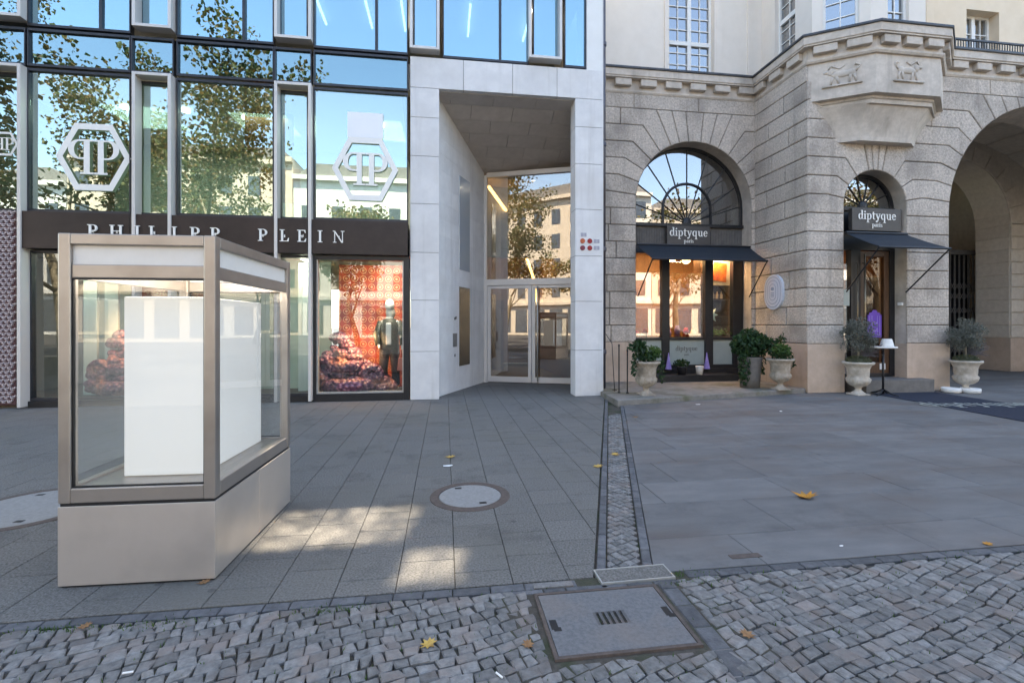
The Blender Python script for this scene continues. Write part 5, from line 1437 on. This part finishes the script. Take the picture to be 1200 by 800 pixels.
# bistro table
bt = thing('bistro_table', 'small round white bistro table on a black post beside the door', 'table', (9.2, 8.86, 0))
mb = MB(); mb.lathe([(.0,1.0),(.24,1.0),(.25,1.01),(.25,1.025),(.24,1.032),(.0,1.033)], 0, 0, 28); obj('tabletop', mb, M['paper'], bt)
mb = MB(); mb.tube([(0,0,.03),(0,0,1.0)], .022, 10); obj('post', mb, M['black'], bt, smooth=True)
mb = MB()
for k in range(4): a = k*math.pi/2+.4; mb.tube([(0,0,.12),(.14*math.cos(a),.14*math.sin(a),.05),(.28*math.cos(a),.28*math.sin(a),.015)], [.022,.018,.014], 8)
obj('foot', mb, M['black'], bt, smooth=True)
mb = MB(); mb.lathe([(.12,0),(.125,.02),(.09,.15),(.085,.16),(.0,.16)], 0, 0, 20); simple('white_cup', 'white upturned cup on the bistro table', 'cup', mb, M['paper'], (9.25,8.82,1.034), smooth=False)
for i, (x, y, lab) in enumerate(((11.02,8.98,'left white stone bowl on the ground at the urn'),(11.37,8.86,'right white stone bowl on the ground at the urn'))):
    mb = MB(); mb.lathe([(.13,0),(.17,.02),(.175,.09),(.165,.11),(.14,.1),(.12,.05),(.0,.045)], 0, 0, 22); o = simple('stone_bowl', lab, 'bowl', mb, M['paper'], (x,y,0), smooth=True); o['group'] = 'white stone bowls'
# carpet runner
cp = thing('carpet_runner', 'dark navy carpet runner leading to the shop door', 'carpet', (9.92, 9.12, .004), R(-6))
mb = MB(); mb.slab([(-.78,-6),(.78,-6),(.78,.0),(-.78,.0)], 0, .008); obj('pile', mb, M['navy2'], cp)
mb = MB(); T = Matrix.Translation((0,-1.75,.0095)) @ Matrix.Rotation(R(-90), 4, 'X'); mb.T = T
l = wordlen('diptyque', .42, .03); word(mb, 'diptyque', -l/2, 0, .42, -.0015, 0.0, .03)
obj('lettering', mb, M['frost'], cp)

# ================================================================== STREET THINGS
# glass showcase
vc = thing('glass_showcase', 'free standing bronze framed glass showcase on the pavement', 'showcase', (-2.18, 3.02, 0), R(-2))
W_, D_ = .843, 1.225
H0, H1 = .475, 2.02
mb = MB(); g = .006
mb.box(0,W_,0,.02,.012,H0-.012); mb.box(0,.02,.0205,D_-.02,.012,H0-.012); mb.box(0,W_,D_-.02,D_,.012,H0-.012)
mb.box(W_-.02,W_,.0205,D_/2-.002,.012,H0-.012); mb.box(W_-.02,W_,D_/2+.002,D_-.0205,.012,H0-.012)
mb.box(.02,W_-.02,.02,D_-.02,H0-.06,H0-.015)
obj('base_panel', mb, M['case2'], vc, bevel=.003)
mb = MB(); mb.box(.012,W_-.012,.012,D_-.012,.0,.02); mb.box(.008,W_-.008,.008,D_-.008,H0-.02,H0+.012); obj('shadow_gap', mb, M['rubber'], vc)
mb = MB(); t = .064
za, zb_, zc_, zd = H0+.09, 1.765, 1.845, 1.955
for x in (0, W_-t):
    for y in (0, D_-t): mb.box(x, x+t, y, y+t, H0+.005, H1)
for (z0, z1, ins) in ((H0+.006, za, .001),(zb_, zc_, .012),(zd, H1-.001, .001)):
    mb.box(t, W_-t, ins, t*.7, z0, z1); mb.box(t, W_-t, D_-t*.7, D_-ins, z0, z1)
    mb.box(ins, t*.7, t, D_-t, z0, z1); mb.box(W_-t*.7, W_-ins, t, D_-t, z0, z1)
obj('frame', mb, M['case'], vc, bevel=.006)
f_ = .008
for (x0, x1, y0, y1) in ((t,W_-t,.018,.03),(t,W_-t,D_-.03,D_-.018)):
    mb = MB(); mb.box(x0,x0+f_,y0-.003,y1,za,zb_); mb.box(x1-f_,x1,y0-.003,y1,za,zb_); mb.box(x0+f_,x1-f_,y0-.003,y1,za,za+f_); mb.box(x0+f_,x1-f_,y0-.003,y1,zb_-f_,zb_)
    obj('gasket', mb, M['rubber'], vc)
for (x0, x1, y0, y1) in ((t,W_-t,.024,.03),(t,W_-t,D_-.03,D_-.024),(.024,.03,t,D_-t),(W_-.03,W_-.024,t,D_-t)):
    mb = MB(); mb.box(x0,x1,y0,y1,za,zb_); obj('pane', mb, M['glass_case'], vc)
    mb = MB(); mb.box(x0,x1,y0,y1+.004,zc_,zd); obj('header_panel', mb, M['opal'], vc)
mb = MB(); mb.box(t*.7,W_-t*.7,t*.7,D_-t*.7,H1-.03,H1-.022); obj('roof_pane', mb, M['glass_case'], vc)
mb = MB(); mb.box(.03,W_-.03,.03,D_-.03,H0+.012,H0+.075)
obj('floor_and_roof', mb, M['case'], vc)
for o in vc.children:
    if o.name.startswith('floor_and_roof'): o.name = 'deck'
mb = MB(); mb.box(0,.47,0,.86,0,1.12); wb = obj('display_plinth', mb, M['lightbox'], bevel=.006); wb.location = (-1.985,3.26,.553); wb.rotation_euler = (0,0,R(-2)); tag(wb, 'tall plain glowing white display block inside the glass showcase', 'display block')
# unseen fill light added under the showcase roof to whiten the display block
l = bpy.data.lights.new('case_fill', 'AREA'); l.energy = 3.5; l.size = .5; l.color = (1,.95,.88)
lo = bpy.data.objects.new('case_fill', l); COL.objects.link(lo); lo.location = (-1.75,3.62,1.95)
# manholes
def manhole(x, y, r, ri, label):
    t = thing('manhole_cover', label, 'manhole cover', (x, y, 0), group='round manhole covers')
    mb = MB(); n = 56
    pr = [(ri+.006,-.01),(ri+.006,.006),(r-.004,.006),(r,.003),(r,-.01)]
    vs = []; fs = []
    for a, b in pr:
        for k in range(n): vs.append((a*math.cos(2*math.pi*k/n), a*math.sin(2*math.pi*k/n), b))
    for j in range(len(pr)-1):
        for k in range(n): fs.append((j*n+(k+1) % n, j*n+k, (j+1)*n+k, (j+1)*n+(k+1) % n))
    mb.add(vs, fs); obj('rim', mb, M['ring'], t)
    mb = MB(); mb.lathe([(ri,-.01),(ri,.004),(ri-.004,.007),(0,.0072)], 0, 0, 56); obj('lid', mb, M['disc'], t)
    mb = MB()
    for a in (2.05,-1.1): mb.box(ri*.8*math.cos(a)-.03, ri*.8*math.cos(a)+.03, ri*.8*math.sin(a)-.02, ri*.8*math.sin(a)+.02, .006, .0085)
    obj('lifting_slot', mb, M['rubber'], t)
    return t
manhole(.214, 4.155, .348, .268, 'round manhole cover with rusty rim in front of the portal')
manhole(-3.36, 4.385, .5, .43, 'large round manhole cover half hidden behind the showcase')
# rectangular cover with slots
rcv = thing('drain_cover', 'large rectangular concrete drain cover with a slotted centre in the cobbles', 'drain cover', (.84, 2.328, 0))
a, b = .355, .262
mb = MB(); f_ = .018
sx, sy = .085, .052
for (x0, x1, y0, y1) in ((-a+f_+.004,-sx,-b+f_+.004,b-f_-.004),(sx,a-f_-.004,-b+f_+.004,b-f_-.004),(-sx,sx,-b+f_+.004,-sy),(-sx,sx,sy,b-f_-.004)): mb.box(x0,x1,y0,y1,-.02,.004)
obj('slab', mb, M['cover'], rcv)
mb = MB(); mb.box(-a,-a+f_,-b,b,-.02,.006); mb.box(a-f_,a,-b,b,-.02,.006); mb.box(-a+f_,a-f_,-b,-b+f_,-.02,.006); mb.box(-a+f_,a-f_,b-f_,b,-.02,.006); obj('frame', mb, M['ring'], rcv)
mb = MB(); mb.box(-sx,sx,-sy,sy,-.03,-.022)
obj('pit', mb, M['rubber'], rcv)
mb = MB(); bw = .0155; pitch = 2*sx/5.5
x = -sx
while x < sx: mb.box(x, min(x+bw, sx), -sy, sy, -.02, .0035); x += pitch
obj('grate', mb, M['iron'], rcv)
mb = MB()
for x, y in ((-a+.05,-.01),(a-.05,.02)):
    mb.box(x-.018,x+.018,y-.045,y+.03,.002,.0048); mb.box(x-.008,x+.03,y-.06,y-.03,.002,.0045)
obj('lifting_slot', mb, M['rubber'], rcv)
# gutter tray
gtt = thing('gutter_tray', 'paved inspection tray with pale steel edging at the end of the cobble strip', 'inspection cover', (1.12, 2.715, 0), R(1))
mb = MB(); a, b = .228, .078
mb.box(-a+.01,a-.01,-b+.01,b-.01,-.02,.004); obj('infill', mb, M['slab'], gtt)
mb = MB(); mb.box(-a,-a+.009,-b,b,-.02,.008); mb.box(a-.009,a,-b,b,-.02,.008); mb.box(-a+.009,a-.009,-b,-b+.009,-.02,.008); mb.box(-a+.009,a-.009,b-.009,b,-.02,.008); obj('steel_edge', mb, M['steel'], gtt)
mb = MB(); mb.box(1.82,2.03,2.805,2.855,-.01,.0035); tag(obj('floor_plate', mb, M['ring']), 'small rusty metal plate set flush in the flagstones', 'plate')
mb = MB(); mb.box(.5,.73,2.648,2.70,-.01,.002); tag(obj('brick_patch', mb, M['sett']), 'short row of pale paving stone set at the far edge of the drain cover', 'brick')
# fallen leaves and litter
def leaf(px, py, size, rot, mat, label, curl=.3, scrap=False):
    x, y = ground(px, py); q = random.Random(int(px*7+py))
    if scrap: out = [(-.5,-.2),(.1,-.3),(.5,-.1),(.45,.2),(-.1,.25),(-.5,.15)]
    else: out = [(-.62,0),(-.2,-.06),(-.3,-.36),(-.02,-.24),(.1,-.5),(.26,-.22),(.55,-.28),(.42,-.05),(.62,.04),(.4,.12),(.48,.36),(.2,.24),(.06,.52),(-.06,.24),(-.32,.34),(-.2,.05)]
    mb = MB(); n = len(out)
    hz = lambda a, b: size*(curl*(a*a*.9+b*b*.6)+q.uniform(0,.06)*curl)+.006
    top = [(a*size, b*size, hz(a, b)) for a, b in out]
    vs = [(0.05*size,0,.006)]+top; vs2 = [(a, b, c-.0015) for a, b, c in vs]
    fs = [(0, 1+i, 1+(i+1) % n) for i in range(n)] + [(n+1, n+2+(i+1) % n, n+2+i) for i in range(n)] + [(1+i, n+2+i, n+2+(i+1) % n, 1+(i+1) % n) for i in range(n)]
    mb.add(vs+vs2, fs)
    o = obj('paper_scrap' if scrap else 'fallen_leaf', mb, M[mat]); o.location = (x, y, 0); o.rotation_euler = (0,0,rot)
    tag(o, label, 'litter' if scrap else 'leaf', 'scraps of paper on the paving' if scrap else 'fallen leaves on the paving')
leaf(942,583,.17,-.35,'leaf_org','large curled orange leaf in the middle of the flagstones', .75)
leaf(527,536,.11,.3,'leaf_yel','yellow leaf just beyond the round manhole cover', .35)
leaf(525,546,.10,.1,'paper','pale torn scrap beside the yellow leaf near the manhole', .1, True)
leaf(700,547,.11,.5,'leaf_yel','yellow leaf at the left edge of the cobble strip')
leaf(721,533,.11,1.2,'leaf_yel','yellow leaf lying on the cobble strip')
leaf(501,756,.075,.7,'leaf_yel','yellow brown leaf on the cobbles left of the drain cover', .3)
leaf(619,757,.06,1.5,'leaf_brn','brown leaf beside the left edge of the drain cover', .4)
leaf(744,489,.09,0,'leaf_brn','dark red leaf near the platform corner')
leaf(877,448,.12,.4,'leaf_brn','brown leaf on the platform below the ivy')
leaf(855,441,.12,2.4,'leaf_org','reddish leaf against the dark shop step')
leaf(1157,638,.06,.2,'leaf_org','orange leaf at the right edge of the flagstones')
leaf(877,745,.07,1.9,'leaf_brn','brown leaf on the cobbles right of the drain cover')
leaf(98,735,.055,1.1,'leaf_brn','small brown leaf at the far left of the cobbles')
leaf(238,683,.06,.6,'leaf_brn','small brown leaf under the showcase front edge')
leaf(986,640,.03,.2,'paper','tiny white scrap near the edge of the flagstones', .1, True)
leaf(915,482,.08,.9,'paper','white scrap on the flagstones in front of the urns', .1, True)
leaf(818,474,.1,.2,'paper','white scrap at the mossy platform edge', .1, True)
for px, py, rz, lab in ((150,790,.1,'white cigarette end at the bottom left on the cobbles'),(585,793,2.2,'white cigarette end at the bottom centre on the cobbles')):
    x, y = ground(px, py); mb = MB(); mb.tube([(-.02,0,.008),(.02,0,.008)], .0042, 8); o = obj('cigarette_end', mb, M['paper']); o.location = (x,y,.002); o.rotation_euler = (0,0,rz); tag(o, lab, 'litter', 'cigarette ends')

# ================================================================== THE OTHER SIDE OF THE STREET (seen in the glass)
M['opp1'] = surf('ivory_facade', (.62,.57,.49), (.7,.65,.57), 2, .85); M['opp2'] = surf('white_facade', (.7,.68,.63), (.76,.74,.69), 2, .85); M['opp3'] = surf('ochre_facade', (.56,.47,.37), (.62,.53,.43), 2, .85); M['opp_glass'] = surf('far_window', (.05,.06,.075), (.1,.12,.15), 3, .15); M['roof'] = surf('roof_slate', (.16,.15,.145), (.22,.21,.2), 3, .8)
fac = random.Random(2)
labs = ['ivory','white','ochre','white','ivory','ochre','white','ivory']
x = -80
for i in range(8):
    wd = fac.uniform(17, 24); h = fac.uniform(16, 20.5)
    b = thing('town_house', f"sunlit {labs[i]} town house across the street, {['westernmost','second','third','fourth','fifth','sixth','seventh','easternmost'][i]} of the row from the west", 'building', (x+wd/2, -36, 0), group='houses across the street')
    mb = MB(); mb.box(-wd/2+.05, wd/2-.05, -12, 0, 0, h); mb.box(-wd/2+.05, wd/2-.05, 0, .5, h-.5, h); mb.box(-wd/2+.05, wd/2-.05, 0, .35, 4.2, 4.6)
    obj('wall', mb, M[['opp1','opp2','opp3','opp2','opp1','opp3','opp2','opp1'][i]], b)
    mb = MB(); mb.prism([(-wd/2,h),(wd/2,h),(wd/2-2,h+1.6),(-wd/2+2,h+1.6)], -12, -.5); obj('roof', mb, M['roof'], b)
    wm = MB(); wm.box(-.65,.65,.0,.06,0,2.0); wf = None
    nx = int(wd//2.8)
    for fl_ in range(int((h-5)//3.4)):
        for k in range(nx):
            if wf is None: wf = obj('window', wm, M['opp_glass'], b); o = wf
            else: o = wf.copy(); COL.objects.link(o); o.parent = b
            o.location = (-wd/2+wd*(k+.5)/nx, 0, 5.3+3.4*fl_)
    mb = MB()
    for k in range(nx):
        c = -wd/2+wd*(k+.5)/nx; mb.box(c-1.0,c+1.0,0,.05,.4,3.6)
    obj('shop_glazing', mb, M['opp_glass'], b)
    x += wd
# plane trees
def tree(x, y, h, seed, label, nl, dens=1.0, spread=4.0, leafs=.2):
    q = random.Random(seed); t = thing('plane_tree', label, 'tree', (x, y, 0), group='plane trees along the street')
    tb = MB(); tips = []
    def grow(p, d, r, L, lev):
        pts = [p]; rs = [r]; cur = Vector(p); dd = Vector(d)
        for s_ in range(4):
            dd = (dd+Vector((q.gauss(0,.13),q.gauss(0,.13),q.gauss(.05,.08)))).normalized(); cur = cur+dd*L/4; pts.append(cur.copy()); rs.append(r*(1-.14*(s_+1)))
        tb.tube(pts, rs, 8 if lev < 2 else 5)
        if lev >= 2: tips.extend(pts[2:])
        if lev < 4:
            for k in range(q.choice([2,3,3]) if lev else 4):
                a = q.random()*6.28; tl = q.uniform(.45,.95)
                side = dd.orthogonal().normalized(); side.rotate(Matrix.Rotation(a, 3, dd))
                nd = (dd*math.cos(tl)+side*math.sin(tl)+Vector((0,0,.12))).normalized()
                grow(pts[q.choice([2,3,4,4])], nd, rs[-1]*.68, L*q.uniform(.6,.82), lev+1)
    grow((0,0,0), (q.gauss(0,.04),q.gauss(0,.04),1), .24*h/12, h*.36, 0)
    obj('trunk', tb, M['bark'], t, smooth=True)
    cb = MB()
    per = max(1, int(nl/len(tips)))
    for p in tips:
        if q.random() > dens: continue
        leaves(cb, p, (.75,.75,.6), per, leafs, q, aspect=.8, up=-.3)
    obj('crown', cb, M['leaf_tree'], t)
    return t
tree(-10.4, -4.2, 17, 31, 'plane tree with autumn leaves nearest the showcase side', 12000, leafs=.19)
tree(-16.6, -4.0, 16, 37, 'plane tree with autumn leaves second from the left on the kerb', 11000, leafs=.19)
tree(-23.5, -4.2, 16, 41, 'plane tree with autumn leaves furthest left on the kerb', 8000)
tree(5.2, -5.5, 9, 43, 'plane tree with thin autumn crown opposite the portal', 2500, .5)
tree(14.2, -4.4, 12, 47, 'plane tree with bare branches opposite the stone arches', 2200, .5)
tree(24, -4.4, 12, 71, 'plane tree furthest right on the kerb', 6000, .8)
tree(-6.0, -15, 11, 53, 'plane tree on the median left of centre', 6000, .9, leafs=.26)
tree(7.6, -13, 12.5, 59, 'plane tree on the median right of centre', 13000, 1, leafs=.24)
tree(11.8, -12, 12.5, 73, 'plane tree on the median opposite the stone building', 12000, 1, leafs=.24)
tree(-18, -16, 12, 61, 'plane tree on the median far left', 5000, .9, leafs=.26)
tree(19, -16, 10, 67, 'plane tree on the median far right', 5000, .9, leafs=.26)
